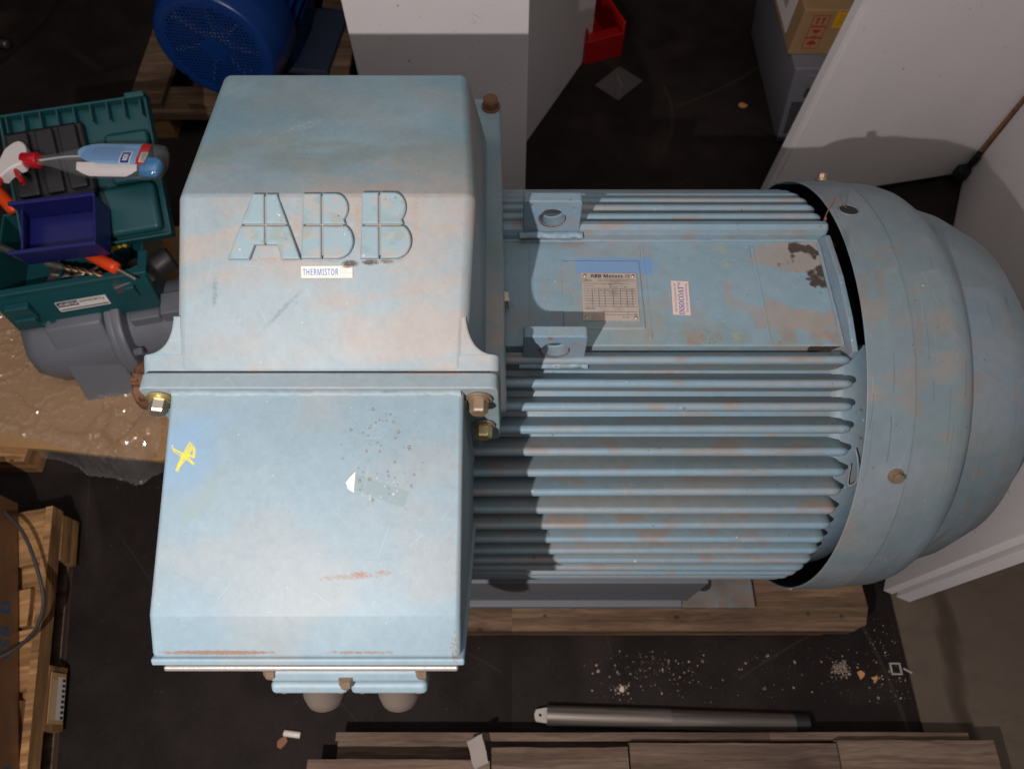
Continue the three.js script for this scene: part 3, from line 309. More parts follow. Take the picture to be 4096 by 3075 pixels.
function letter(parts, back) { const gs = parts.map((pts) => { const s = new THREE.Shape(); pts.forEach((p, i) => p.length === 2 ? (i ? s.lineTo(p[0], -p[1]) : s.moveTo(p[0], -p[1])) : s.bezierCurveTo(p[0], -p[1], p[2], -p[3], p[4], -p[5])); return buv(onLid(new THREE.ExtrudeGeometry(s, { depth: 0.005, bevelEnabled: true, bevelSize: 0.0027, bevelThickness: 0.0027, bevelOffset: -0.0022, bevelSegments: 4, curveSegments: 10 }))); }); const o = mesh('raised_letter', gs, letterPaint, lid); if (back) { const s = new THREE.Shape(); back.forEach((p, i) => i ? s.lineTo(p[0], -p[1]) : s.moveTo(p[0], -p[1])); mesh('groove', buv(onLid(new THREE.ExtrudeGeometry(s, { depth: 0.0042, bevelEnabled: false }))), dirt, o); } }
{ const k = 0.0013, t = 0.0015, m = 0.041, b = 0.0845; // s runs down the slope
  const A = (x) => x; const lx = (s) => -0.333 - 0.033 * (s - t) / (b - t), rx = (s) => -0.3025 + 0.0295 * (s - t) / (b - t), c = -0.3175;
  letter([[[lx(t), t], [c - k, t], [c - k, m - k], [lx(m - k), m - k]], [[c + k, t], [rx(t), t], [rx(m - k), m - k], [c + k, m - k]],
    [[lx(m + k), m + k], [c - k, m + k], [c - k, 0.066], [-0.3315, 0.066], [-0.339, b], [lx(b), b]], [[c + k, m + k], [rx(m + k), m + k], [rx(b), b], [-0.2965, b], [-0.3025, 0.066], [c + k, 0.066]]], [[lx(t) + 0.003, t + 0.003], [rx(t) - 0.003, t + 0.003], [rx(0.064) - 0.003, 0.064], [lx(0.064) + 0.003, 0.064]]);
  for (const [x0, c2, x1, s] of [[-0.2705, -0.2445, -0.2035, 0], [-0.1945, -0.1705, -0.129, -0.0015]]) { const t1 = t + s - 0.0005, n = x1 - 0.004;
    letter([[[x0 + 0.002, t1], [c2 - k, t1], [c2 - k, m - k], [x0 + 0.001, m - k]], [[c2 + k, t1], [n - 0.018, t1], [n - 0.003, t1 + 0.002, n + 0.001, t1 + 0.022, n - 0.009, m - k - 0.006], [n - 0.007, m - k], [c2 + k, m - k]],
      [[x0 + 0.001, m + k], [c2 - k, m + k], [c2 - k, b - 0.001], [x0 - 0.001, b - 0.001]], [[c2 + k, m + k], [n - 0.006, m + k], [x1 + 0.003, m + 0.011, x1 + 0.003, b - 0.005, x1 - 0.02, b - 0.001], [c2 + k, b - 0.001]]], [[x0 + 0.005, t1 + 0.003], [n - 0.02, t1 + 0.003], [n - 0.01, m], [n - 0.014, b - 0.006], [x0 + 0.004, b - 0.004]]); } }
const thermTex = print(440, 104, (g, w, h) => { g.fillStyle = '#e6d8cc'; g.fillRect(0, 0, w, h); g.fillStyle = '#4a83b8'; g.font = 'bold 60px sans-serif'; g.save(); g.scale(0.9, 1.3); g.fillText('THERMISTOR', 14, 62, 340); g.restore(); g.font = '17px sans-serif'; g.fillStyle = '#7f9fbd'; ['ADEQUATE', 'EXY.DAG', 'PROTECTION', 'SCHUTZ'].forEach((s, i) => g.fillText(s, 330, 26 + i * 22, 100)); glow(g, 400, 6, 60, 16, 0, '60,48,44', 0.7); });
{ const s = 0.1005, y = 1.219 - Math.sin(FA) * s + 0.0014, z = 0.06 + Math.cos(FA) * s; label3('warning_sticker', motor, 0.0665, 0.0155, thermTex, [-0.24, y + 0.0006, z + 0.0004], [[1, 0, -0.012], [0, Math.sin(FA), -Math.cos(FA)]], 0.5); }

// ------------------------------------------------------------ pallet under the motor
function boards(name, list, parent, m) { for (const [x0, x1, y0, y1, z0, z1] of list) mesh(name, buv(wob(new THREE.BoxGeometry(x1 - x0, y1 - y0, z1 - z0, 14, 2, 3).translate((x0 + x1) / 2, (y0 + y1) / 2, (z0 + z1) / 2), 0.004, 16, x0 * 7 + z0 * 3), x0 * 3.1 + z0, z0 * 2.3), m, parent); }
const pal = thing('wooden_pallet', 'worn brown wooden pallet carrying the big pale blue motor', 'pallet');
mesh('deck_board', buv(wob(prismY([[-0.62, 0.29], [0.865, 0.29], [0.872, 0.4], [0.858, 0.44], [0.825, 0.455], [-0.62, 0.456]], 0.1, 0.146, 0.003), 0.004, 14, 3)), wood, pal);
boards('deck_board', [[-0.62, 0.86, 0.122, 0.144, 0.13, 0.25], [-0.62, 0.86, 0.122, 0.144, -0.06, 0.06], [-0.62, 0.86, 0.122, 0.144, -0.25, -0.13], [-0.62, 0.86, 0.122, 0.144, -0.455, -0.32]], pal, wood);
boards('block', [[-0.6, -0.46, 0.022, 0.1, 0.31, 0.44], [0.05, 0.19, 0.022, 0.1, 0.31, 0.44], [0.7, 0.84, 0.022, 0.1, 0.31, 0.44], [-0.6, -0.46, 0.022, 0.12, -0.44, -0.32], [0.7, 0.84, 0.022, 0.12, -0.44, -0.32]], pal, woodOrange);
boards('base_board', [[-0.6, 0.8, 0.0, 0.021, 0.33, 0.445], [-0.6, 0.84, 0.0, 0.021, -0.45, -0.32]], pal, woodOrange);

{ const nm2 = M({ c: [0.06, 0.045, 0.038], roughness: 0.6, metalness: 0.4 }); for (const [x, z] of [[0.08, 0.42], [0.15, 0.4], [0.72, 0.415], [0.78, 0.33], [0.8, 0.42]]) mesh('nail', new THREE.CylinderGeometry(0.0045, 0.0045, 0.002, 12).translate(x, 0.1468, z), nm2, pal); }
// ------------------------------------------------------------ white cabinets behind and at the right
const cab = thing('white_cabinet', 'white steel cabinet standing upright directly behind the terminal box', 'cabinet');
mesh('door', buv(rbox(-0.4, 0.041, 0.03, 1.5, -0.875, -0.85, 0.003)), white, cab);
mesh('body', buv(prismY([[-0.17, -0.878], [-0.165, -0.885], [0.317, -1.8], [-0.1, -2.02], [-0.42, -1.4], [-0.37, -0.878]], 0.0, 1.48, 0.002)), white, cab);
const lean = thing('steel_cabinet', 'tall white sheet steel cabinet door standing behind the fan cowl, brown edge strip at right', 'cabinet panel');
lean.rotation.z = -0.034; lean.position.y = 0.0296;
{ const p0 = [0.868, -0.955], p1 = [1.6, -1.12]; const dx = p1[0] - p0[0], dz = p1[1] - p0[1], L = Math.hypot(dx, dz), nx = dz / L, nz = -dx / L; // away from the camera
  const q = (s, n) => [p0[0] + dx * s + nx * n, p0[1] + dz * s + nz * n];
  mesh('sheet', buv(prismY([q(0, 0), q(1, 0), q(1, 0.035), q(0, 0.035)], 0.05, 1.9, 0.004)), white, lean);
  mesh('edge_strip', buv(prismY([q(-0.024, 0.004), q(-0.001, 0.004), q(-0.001, 0.032), q(-0.024, 0.032)], 0.05, 1.9, 0.003)), white, lean);
  mesh('corner_strip', buv(prismY([q(1.002, -0.012), q(1.02, -0.012), q(1.02, 0.012), q(1.002, 0.012)], 0.16, 1.9, 0.002)), M({ map: rustTex, roughness: 0.6 }), lean);
  mesh('hinge', buv(rbox(1.565, 1.61, 0.06, 0.1, -1.125, -1.075, 0.006)), black, lean); mesh('hinge', buv(mv(new THREE.CylinderGeometry(0.012, 0.012, 0.03, 16), 1.602, 0.14, -1.1)), black, lean); }
const doorB = thing('white_partition', 'large white steel panel standing at right beside the fan cowl with a dark grooved edge', 'cabinet panel');
{ const a = [1.615, -1.1], b = [0.985, 0.335]; const dx = b[0] - a[0], dz = b[1] - a[1], L = Math.hypot(dx, dz), nx = -dz / L, nz = dx / L; const s0 = nx < 0 ? -1 : 1; const q = (s, n) => [a[0] + dx * s + nx * s0 * n, a[1] + dz * s + nz * s0 * n];
  mesh('sheet', buv(prismY([q(0, 0), q(1, 0), q(1, 0.022), q(0, 0.022)], 0.012, 1.9, 0.003)), white, doorB);
  mesh('gasket', buv(prismY([q(0.01, 0.023), q(0.992, 0.023), q(0.992, 0.036), q(0.01, 0.036)], 0.02, 1.9, 0.001)), trimGrey, doorB);
  mesh('inner_sheet', buv(prismY([q(0, 0.037), q(1.0, 0.037), q(1.0, 0.07), q(0, 0.07)], 0.0, 1.9, 0.003)), white, doorB); }

// ------------------------------------------------------------ floor things in front
const ply = tag(mesh('hardboard_sheet', buv(rbox(1.006, 2.2, 0.0015, 0.009, -0.9, 1.6, 0.001)), M({ map: (() => { const t = paint(1024, 1024, (u, v) => { const a = fb(u * 5, v * 5, 5), b = fb(u * 30, v * 60, 3); return mix3(mix3([0.095, 0.07, 0.053], [0.12, 0.092, 0.07], a), [0.085, 0.064, 0.05], 0.5 * sst(0.4, 0.8, b)); }, (g, w, h) => { const R = rng(12); for (let i = 0; i < 10; i++) glow(g, R() * w, R() * h, 25 + 40 * R(), 80 + 120 * R(), R() * 0.6, R() < 0.5 ? '56,44,36' : '120,102,86', 0.2); for (const [a, b] of [[0.896, 0.6], [0.886, 0.5], [0.9, 0.42], [0.91, 0.68]]) glow(g, a * w, b * h, 22, 90, 0.08, '40,30,24', 0.5); }); t.repeat.set(0.8, 0.8); return t; })(), roughness: 0.8, specularIntensity: 0.35 })), 'flat brown hardboard sheet lying on the floor at the lower right', 'board');
const pipe = thing('metal_tube', 'dull grey metal tube lying on the dark floor in front of the motor pallet', 'tube', [0.085, 0.025, 0.634], -0.03);
{ const tg = paint(512, 256, (u, v) => { const a = fb(u * 14, v * 4, 4), s = Math.floor(u * 3.2) % 2; let q = mix3([0.29, 0.245, 0.215], [0.13, 0.11, 0.098], sst(0.38, 0.6, a)); return mix3(q, [0.13, 0.115, 0.105], 0.5 * sst(0.46, 0.5, u) * (0.6 + 0.4 * Math.sin(u * 700))); });
  mesh('tube_body', lathX([[0.0, 0.02], [0.0, 0.0238], [0.3, 0.0238], [0.302, 0.0232], [0.61, 0.0228], [0.61, 0.0]], 40), M({ map: tg, roughness: 0.45, metalness: 0.55 }), pipe);
  mesh('end_cap', buv(lathX([[0.6, 0.0236], [0.632, 0.0236], [0.636, 0.024], [0.636, 0.0]], 32)), black, pipe);
  const s = new THREE.Shape(); s.moveTo(0.004, -0.018); s.lineTo(-0.026, -0.014); s.quadraticCurveTo(-0.034, 0, -0.026, 0.012); s.lineTo(0.004, 0.018); const h = new THREE.Path(); h.absarc(-0.016, 0, 0.0035, 0, 7, true); s.holes.push(h);
  mesh('flattened_tab', buv(new THREE.ExtrudeGeometry(s, { depth: 0.005, bevelEnabled: true, bevelSize: 0.001, bevelThickness: 0.001, bevelSegments: 1 }).rotateX(-Math.PI / 2).translate(0, -0.002, 0)), M({ c: [0.3, 0.27, 0.24], roughness: 0.5, metalness: 0.5 }), pipe); }
// crumbs and grit
{ const R = rng(21), g = new THREE.IcosahedronGeometry(1, 0); const N = 620, im = new THREE.InstancedMesh(g, M({ roughness: 0.9 }), N); const m4 = new THREE.Matrix4(), q = new THREE.Quaternion(), e = new THREE.Euler(), col = new THREE.Color(); const gs = () => (R() + R() + R() - 1.5) * 0.8;
  for (let i = 0; i < N; i++) { let x, z, s; const t = R();
    if (t < 0.3) { x = 0.835 + gs() * 0.028; z = 0.528 + gs() * 0.024; s = 0.0009 + 0.0014 * R(); } else if (t < 0.48) { x = 0.36 + gs() * 0.16; z = 0.53 + gs() * 0.06; s = 0.0008 + 0.0022 * R() ** 3; } else if (t < 0.56) { x = 0.275 + gs() * 0.03; z = 0.578 + gs() * 0.02; s = 0.001 + 0.0022 * R() ** 2; } else if (t < 0.86) { x = 0.2 + 0.8 * R(); z = 0.475 + 0.13 * R(); s = 0.0006 + 0.0042 * R() ** 5; } else { x = 0.92 + 0.08 * R(); z = 0.4 + 0.2 * R(); s = 0.0006 + 0.0018 * R() ** 2; }
    q.setFromEuler(e.set(R() * 6, R() * 6, R() * 6)); m4.compose(new THREE.Vector3(x, s * 0.7, z), q, new THREE.Vector3(s * (0.8 + 0.8 * R()), s * 0.8, s)); im.setMatrixAt(i, m4); const k = 0.35 + 0.65 * R() ** 1.5; im.setColorAt(i, col.setRGB(0.5 * k, 0.385 * k, 0.3 * k)); }
  im.name = nm('grit'); im.castShadow = im.receiveShadow = true; scene.add(im); im.userData = { kind: 'stuff', label: 'pale crumbs and grit scattered over the dark floor in front of the pallet', category: 'grit' }; }
{ const R = rng(6); for (const [x, y, z, s, lab] of [[0.884, 0.002, 0.538, 0.013, 'orange wood chip beside the pale crumb heap'], [0.92, 0.002, 0.55, 0.011, 'thin orange splinter next to the square ring'], [-0.56, 0.002, 0.694, 0.015, 'brown torn scrap of card on the floor by the white stub'], [0.89, 0.002, -1.49, 0.016, 'small orange chip on the dark floor before the grey computer'], [0.275, 0.003, 0.574, 0.008, 'pale lump of plaster among crumbs left of the grit']]) { const q = new THREE.Shape(), n = 7, el = s === 0.011 ? 0.45 : 0.8; for (let i = 0; i < n; i++) { const a = i / n * 6.283, k = s * (0.6 + 0.6 * R()); i ? q.lineTo(Math.cos(a) * k * el, Math.sin(a) * k) : q.moveTo(Math.cos(a) * k * el, Math.sin(a) * k); } const g = wob(new THREE.ExtrudeGeometry(q, { depth: 0.0015, bevelEnabled: true, bevelSize: 0.0005, bevelThickness: 0.0005, bevelSegments: 1, steps: 2 }).rotateX(-Math.PI / 2), s * 0.35, 50, x * 10); tag(mesh('chip', buv(mv(g.rotateY(R() * 3), x, y, z)), M({ c: s === 0.008 ? [0.6, 0.5, 0.42] : s === 0.015 ? [0.24, 0.11, 0.06] : [0.5, 0.22, 0.08], roughness: 0.85 })), lab, 'chip'); } }
tag(mesh('square_ring', [buv(rbox(0.962, 0.99, 0.0, 0.005, 0.512, 0.516, 0.001)), buv(rbox(0.962, 0.99, 0.0, 0.005, 0.537, 0.541, 0.001)), buv(rbox(0.962, 0.966, 0.0, 0.0045, 0.5162, 0.5368, 0.001)), buv(rbox(0.986, 0.99, 0.0, 0.0045, 0.5162, 0.5368, 0.001)), buv(new THREE.BoxGeometry(0.022, 0.004, 0.004).rotateY(-0.5).translate(1.0, 0.0115, 0.532))], plastic([0.34, 0.32, 0.27])), 'small grey square plastic ring with a tail on the floor by the board', 'plastic ring');
tag(mesh('white_stub', buv(mv(lathX([[-0.02, 0.0], [-0.02, 0.0075], [0.02, 0.0075], [0.02, 0.0]], 20).rotateY(-0.12), -0.536, 0.0078, 0.675)), plastic([0.75, 0.68, 0.6])), 'short white paper tube on the floor below the cable glands', 'tube');
tag(label3('floor_label', null, 0.12, 0.15, paint(128, 128, (u, v) => { const k = 0.085 + 0.03 * fb(u * 6, v * 6, 3); return [k, k * 0.9, k * 0.86]; }, (g) => { g.strokeStyle = 'rgba(200,190,180,.5)'; g.lineWidth = 2; g.beginPath(); g.moveTo(30, 40); g.lineTo(92, 70); g.stroke(); }), [0.42, 0.001, -1.615], [[0.72, 0, 0.69], [0.69, 0, -0.72]], 0.6), 'faded grey square of paper stuck on the dark floor', 'paper');
// pallet along the bottom edge
const fpal = thing('wooden_pallet', 'grey weathered wooden pallet along the bottom edge of the picture', 'pallet');
boards('deck_board', [[-0.46, -0.05, 0.105, 0.13, 0.727, 1.3], [-0.046, 0.262, 0.105, 0.133, 0.703, 1.3], [0.266, 0.735, 0.105, 0.131, 0.694, 1.3], [0.739, 1.095, 0.105, 0.132, 0.688, 1.3]], fpal, woodGrey);
boards('stringer', [[-0.41, 1.06, 0.02, 0.098, 0.672, 0.69]], fpal, woodGrey);
boards('base_board', [[-0.42, 1.08, 0.0, 0.0195, 0.69, 0.79]], fpal, woodGrey);
tag(mesh('paper_scrap', buv(wob(sheet(0.034, 0.06, 6, 8).rotateY(0.35).rotateX(0.3).translate(-0.075, 0.152, 0.712), 0.012, 30)), M({ c: [0.32, 0.28, 0.25], roughness: 0.8 })), 'torn grey strip of paper hanging on the bottom pallet edge', 'paper');

// ------------------------------------------------------------ left pallet with the long carton
const lp = thing('wooden_pallet', 'orange-brown wooden pallet at the lower left carrying the taped carton', 'pallet', [-1.203, 0, 0.151], -Math.atan2(0.109, 0.538) + Math.PI * 0);
lp.rotation.y = Math.atan2(0.109, 0.538);
boards('deck_board', [[-0.6, -0.012, 0.122, 0.144, -0.004, 0.14], [-0.6, -0.03, 0.122, 0.142, 0.2, 0.29], [-0.6, -0.012, 0.122, 0.144, 0.3, 0.44], [-0.6, -0.025, 0.122, 0.143, 0.46, 0.6], [-0.6, -0.012, 0.122, 0.144, 0.64, 0.78]], lp, woodOrange);
boards('stringer', [[-0.012, 0.006, 0.098, 0.146, -0.006, 0.9]], lp, woodOrange); boards('stringer', [[-0.12, -0.014, 0.099, 0.1215, 0, 0.9]], lp, woodOrange);
boards('block', [[-0.12, 0.008, 0.022, 0.097, 0.004, 0.125], [-0.12, 0.008, 0.022, 0.097, 0.385, 0.53], [-0.6, -0.45, 0.022, 0.12, 0.01, 0.13]], lp, woodOrange);
boards('base_board', [[-0.12, -0.01, 0.0, 0.0215, 0.0, 0.9]], lp, woodGrey);
{ const t = print(256, 256, (g, w, h) => { g.fillStyle = '#c9a074'; g.fillRect(0, 0, w, h); g.fillStyle = '#e8e2da'; g.fillRect(20, 120, 216, 136); g.fillStyle = '#d9b78e'; g.fillRect(20, 20, 200, 96); g.fillStyle = '#151515'; for (let i = 0; i < 8; i++) g.fillRect(24 + i * 27, 200, 15, 50); });
  label3('paper_label', lp, 0.115, 0.062, t, [0.0105, 0.061, 0.458], [[0, 0, -1], [0, 1, 0]], 0.6); }
const carton = thing('carton', 'long brown taped carton with blue lettering on the lower left pallet', 'carton', [-1.252, 0.146, 0.25], Math.atan2(0.155, 0.476));
{ const ct = paint(512, 512, (u, v) => { const a = fb(u * 4, v * 12, 4), b = vn(u * 300, v * 300); return mix3([0.16, 0.075, 0.035], [0.22, 0.11, 0.055], 0.6 * a + 0.4 * b * 0.5); }, (g, w, h) => { const R = rng(9); for (let i = 0; i < 30; i++) { g.strokeStyle = 'rgba(225,190,160,.25)'; g.lineWidth = 1; const x = R() * w, y = R() * h; g.beginPath(); g.moveTo(x, y); g.lineTo(x + 30 * R() - 15, y + 90 * R()); g.stroke(); } });
  const cm = M({ map: ct, roughness: 0.35 }); mesh('box', buv(rbox(-0.5, 0, 0.0, 0.2, -0.12, 0.9, 0.004)), cm, carton);
  const lt = print(1280, 256, (g, w, h) => { for (let i = 0; i < 3; i++) g.drawImage(ct.image, 0, 0, 512, 256, i * 512, 0, 512, 256); g.fillStyle = '#1b5a80'; g.textAlign = 'center'; g.font = 'bold 92px sans-serif'; g.fillText('KSB', 620, 190, 170); g.font = 'bold 130px sans-serif'; g.fillText('b', 790, 200); g.fillText('b', 40, 214); g.font = '24px sans-serif'; g.globalAlpha = 0.6; for (let i = 0; i < 34; i++) g.fillRect(180 + i * 9, 186, 5, 8); for (let i = 0; i < 20; i++) g.fillRect(880 + i * 9, 150, 5, 7); g.globalAlpha = 1; });
  label3('printed_panel', carton, 0.62, 0.124, lt, [0.0006, 0.07, 0.24], [[0, 0, -1], [0, 1, 0]], 0.35); }
tag(mesh('strap', buv((() => { const g = tube([[-1.36, 0.19, 0.1], [-1.286, 0.2, 0.17], [-1.213, 0.205, 0.229], [-1.145, 0.2, 0.33], [-1.118, 0.19, 0.4], [-1.113, 0.2, 0.458], [-1.125, 0.225, 0.5], [-1.15, 0.254, 0.53]], 0.0045, 80, 8); return g; })()), M({ c: [0.05, 0.045, 0.045], roughness: 0.5 })), 'dark grey plastic strap looping over the lower left pallet', 'strap');
tag(mesh('wood_offcut', buv(wob(rbox(-1.7, -1.355, 0.0, 0.09, -0.09, -0.0, 0.003), 0.004, 20)), woodOrange), 'short orange wood block sticking out below the plastic film at left', 'wood block');

// ------------------------------------------------------------ crate with film, gear motor
const crate = thing('crate', 'low wooden crate with a tan card deck under the grey gear motor', 'crate');
const tan = M({ map: (() => { const t = paint(512, 512, (u, v) => { const a = fb(u * 5, v * 5, 4), b = vn(u * 400, v * 60); return mix3([0.34, 0.185, 0.07], [0.44, 0.26, 0.11], 0.7 * a + 0.3 * b); }); t.repeat.set(1.2, 1.2); return t; })(), roughness: 0.75 });
mesh('card_deck', buv(prismY([[-1.9, -0.75], [-0.82, -0.85], [-0.8, -0.12], [-0.97, 0.0], [-1.3, -0.035], [-1.9, -0.07]], 0.075, 0.095, 0.002)), tan, crate);
boards('board', [[-1.8, -1.0, 0.0, 0.07, -0.3, -0.16], [-1.8, -0.9, 0.0, 0.07, -0.7, -0.55]], crate, woodOrange);
{ const NX = 150, NZ = 80, P = [], I = [], R = rng(55); const zf = (x) => -0.058 + 0.17 * sst(-1.48, -1.05, x) * 0.55 - 0.05 * sst(-1.05, -0.95, x) + 0.03 * (fb(x * 16, 2, 4) - 0.5); const zd = (x) => -0.075 + 0.08 * sst(-1.5, -1.05, x);
  for (let j = 0; j <= NZ; j++) for (let i = 0; i <= NX; i++) { const jx = (R() - 0.5) * 0.8, jz = (R() - 0.5) * 0.8; let x = -1.72 + 0.84 * (i + (i && i < NX ? jx : 0)) / NX; const e = zf(x), v = (j + (j && j < NZ ? jz : 0)) / NZ; let z = -0.5 + (e + 0.5) * v; const m = 0.25 + 0.75 * sst(-1.3, -1.05, x + 0.6 * (z + 0.1)); const r1 = 1 - Math.abs(2 * fb(x * 9 + z * 6 + 3, z * 8 - x * 5, 2) - 1), r2 = 1 - Math.abs(2 * fb(x * 25 + z * 9 + 8, z * 27 - x * 7, 2) - 1); let y = 0.099 + m * (0.034 * r1 ** 18 + 0.016 * r2 ** 11) + 0.0022 * m * R(); const over = sst(zd(x) - 0.012, e, z); y = Math.max(0.006, y * (1 - 0.8 * over) + 0.006 * over * R()); P.push(x, y, z + 0.004 * over * (R() - 0.5)); }
  for (let j = 0; j < NZ; j++) for (let i = 0; i < NX; i++) { const a = j * (NX + 1) + i, b = a + 1, c = a + NX + 1, d = c + 1; if ((i + j) % 2) I.push(a, c, b, b, c, d); else I.push(a, c, d, a, d, b); }
  let g = new THREE.BufferGeometry(); g.setAttribute('position', new THREE.Float32BufferAttribute(P, 3)); g.setIndex(I); g = g.toNonIndexed(); g.computeVertexNormals();
  tag(mesh('plastic_film', buv(g), M({ c: [0.97, 0.95, 0.93], transmission: 0.92, thickness: 0, roughness: 0.17, ior: 1.5, clearcoat: 1, clearcoatRoughness: 0.2 })), 'crumpled clear plastic film draped over the tan crate at left', 'plastic film'); }
const gear = thing('gear_motor', 'grey gear motor lying on the crate under the teal tool case', 'gear motor', [-1.115, 0.185, -0.375], Math.atan2(0.209, 0.977));
const gm = M({ c: [0.155, 0.165, 0.19], roughness: 0.45, bumpMap: castBump, bumpScale: 0.0004 });
mesh('gear_housing', [buv(lathX([[-0.245, 0.0], [-0.245, 0.07], [-0.235, 0.1], [-0.2, 0.118], [-0.15, 0.122], [0.0, 0.125]], 10)), buv(hull([[-0.14, 0.0, 0.09], [-0.01, 0.0, 0.09], [-0.14, 0.13, 0.06], [-0.01, 0.13, 0.06], [-0.14, -0.1, 0.16], [-0.01, -0.1, 0.16], [-0.14, 0.13, -0.05], [-0.01, 0.13, -0.05]], 0.008, 0.5)), buv(hull([[-0.2, -0.1, 0.1], [0.0, -0.1, 0.1], [-0.16, -0.14, 0.18], [-0.03, -0.14, 0.2], [-0.2, -0.15, 0.05], [0, -0.15, 0.05]], 0.008, 0.5))], gm, gear);
mesh('flange', buv(lathX([[0.002, 0.09], [0.002, 0.138], [0.006, 0.143], [0.02, 0.143], [0.022, 0.14], [0.024, 0.146], [0.042, 0.146], [0.046, 0.14], [0.046, 0.08]], 64)), gm, gear);
mesh('motor_body', [buv(lathX([[0.046, 0.1], [0.14, 0.1], [0.145, 0.115], [0.36, 0.115], [0.37, 0.1], [0.37, 0.0]], 48)), buv(rbox(0.06, 0.14, 0.06, 0.11, -0.06, 0.06, 0.005)), buv(rbox(0.07, 0.33, -0.14, -0.09, 0.03, 0.13, 0.006)), buv(rbox(0.15, 0.3, 0.08, 0.13, 0.0, 0.07, 0.004))], gm, gear);
for (const [x, a] of [[0.048, 70], [0.048, 110], [0.048, 150]]) bolt(gear, [x, 0.125 * Math.cos(a * D2R), 0.125 * Math.sin(a * D2R)], [1, 0, 0], 0.011, 0.014, gm, 0.014);

// ------------------------------------------------------------ teal tool case
const CA = Math.atan2(0.079, 0.369);
const box = thing('tool_case', 'open teal plastic tool case full of bits at the left edge', 'tool case', [-1.326, 0.302, -0.288], CA);
{ const W = 0.378, H = 0.125, Dp = 0.3; // x along the front, -z to the back
  const sh = (x0, x1, y0, y1, z0, z1) => buv(rbox(x0, x1, y0, y1, z0, z1, 0.004));
  mesh('case_wall', [buv(hull([[0.006, 0.006, -0.006], [W - 0.006, 0.006, -0.006], [-0.002, H - 0.005, -0.03], [W + 0.002, H - 0.005, -0.03], [0.006, 0.006, -0.012], [W - 0.006, 0.006, -0.012], [-0.002, H - 0.005, -0.034], [W + 0.002, H - 0.005, -0.034]], 0.005)), sh(-0.012, W + 0.012, H - 0.008, H + 0.006, -0.044, -0.022)], teal, box);
  mesh('case_wall', [sh(0, 0.007, 0.004, H, -Dp, -0.03)], teal, box); mesh('case_wall', [sh(W - 0.007, W, 0.004, H, -Dp, -0.03), sh(W - 0.012, W + 0.012, H - 0.03, H + 0.004, -0.1, -0.03)], teal, box);
  mesh('case_wall', sh(0, W, 0.004, H, -Dp - 0.007, -Dp), teal, box); mesh('case_floor', sh(0.004, W - 0.004, 0.0, 0.007, -Dp, -0.012), teal, box);
  mesh('latch', [sh(0.02, 0.08, 0.045, 0.1, -0.018, 0.004), sh(0.024, 0.076, 0.04, 0.06, -0.01, 0.012)], teal, box); mesh('latch', [sh(0.318, 0.345, 0.06, 0.1, -0.026, -0.004)], teal, box); mesh('latch', [sh(0.065, 0.082, 0.008, 0.024, -0.01, 0.006), sh(0.092, 0.108, 0.008, 0.024, -0.01, 0.006)], teal, box);
  mesh('partition', [sh(0.15, 0.157, 0.02, 0.1, -0.2, -0.03), sh(0.29, 0.297, 0.02, 0.115, -0.2, -0.03), sh(0.157, 0.29, 0.02, 0.1, -0.14, -0.132)], teal, box);
  const t = print(512, 128, (g, w, h) => { g.fillStyle = '#e4dfdc'; g.fillRect(0, 0, w, h); g.fillStyle = '#161616'; g.fillRect(8, 8, 210, 62); g.save(); g.fillStyle = '#e4dfdc'; g.font = 'italic bold 58px sans-serif'; g.fillText('makita', 18, 58, 190); g.restore(); g.fillStyle = '#222'; g.font = 'bold 44px sans-serif'; g.fillText('DHP463RYLJ', 232, 46, 270); g.fillRect(10, 100, 492, 14); g.font = '16px sans-serif'; g.fillStyle = '#777'; g.globalAlpha = 0.5; g.fillRect(190, 78, 120, 3); g.fillRect(330, 74, 150, 3); g.globalAlpha = 1; });
  label3('maker_label', box, 0.128, 0.033, t, [0.198, 0.062, -0.0115], [[1, 0, 0], [0, 0.98, -0.19]], 0.4);
}
const lidc = thing('case_lid', 'teal plastic tool case lid lying open under the spray bottle', 'case lid', [-1.114, 0.52, -0.631], 0.28);
{ const w = 0.186, d = 0.19; const tl = (x0, x1, y0, y1, z0, z1, r = 0.004) => buv(rbox(x0, x1, y0, y1, z0, z1, r));
  mesh('lid_tray', [tl(-w, w, -0.012, -0.005, -d, d), tl(-w, w, -0.012, 0.022, -d, -d + 0.007), tl(-w, w, -0.012, 0.022, d - 0.007, d), tl(-w, -w + 0.007, -0.012, 0.022, -d, d), tl(w - 0.007, w, -0.012, 0.022, -d, d), tl(w - 0.05, w, -0.012, 0.034, -d - 0.004, -d + 0.012)], teal, lidc);
  mesh('moulded_bump', tl(0.02, 0.165, -0.006, 0.026, 0.04, 0.172, 0.016), teal, lidc); mesh('moulded_bump', tl(0.06, 0.172, -0.006, 0.022, -0.1, 0.035, 0.012), teal, lidc);
  const ribs = []; for (let i = 0; i < 9; i++) ribs.push(tl(-0.17 + i * 0.042, -0.166 + i * 0.042, -0.005, 0.02, -d + 0.006, -d + 0.05, 0.001)); mesh('rib', ribs, teal, lidc);
  lidc.rotation.set(0.44, 0.22, 0, 'YXZ'); }
const insert = tag(mesh('foam_insert', [buv(rbox(-0.1, 0.1, 0, 0.03, -0.1, 0.1, 0.01)), buv(rbox(-0.085, -0.03, 0.03, 0.045, -0.09, 0.08, 0.008)), buv(rbox(-0.015, 0.03, 0.03, 0.042, -0.09, 0.08, 0.008)), buv(rbox(0.042, 0.088, 0.03, 0.044, -0.09, 0.08, 0.008))], black), 'black moulded insert in the tool case lid beneath the spray bottle', 'insert'); insert.position.set(-1.205, 0.53, -0.655); insert.rotation.set(0.44, 0.26, 0, 'YXZ');
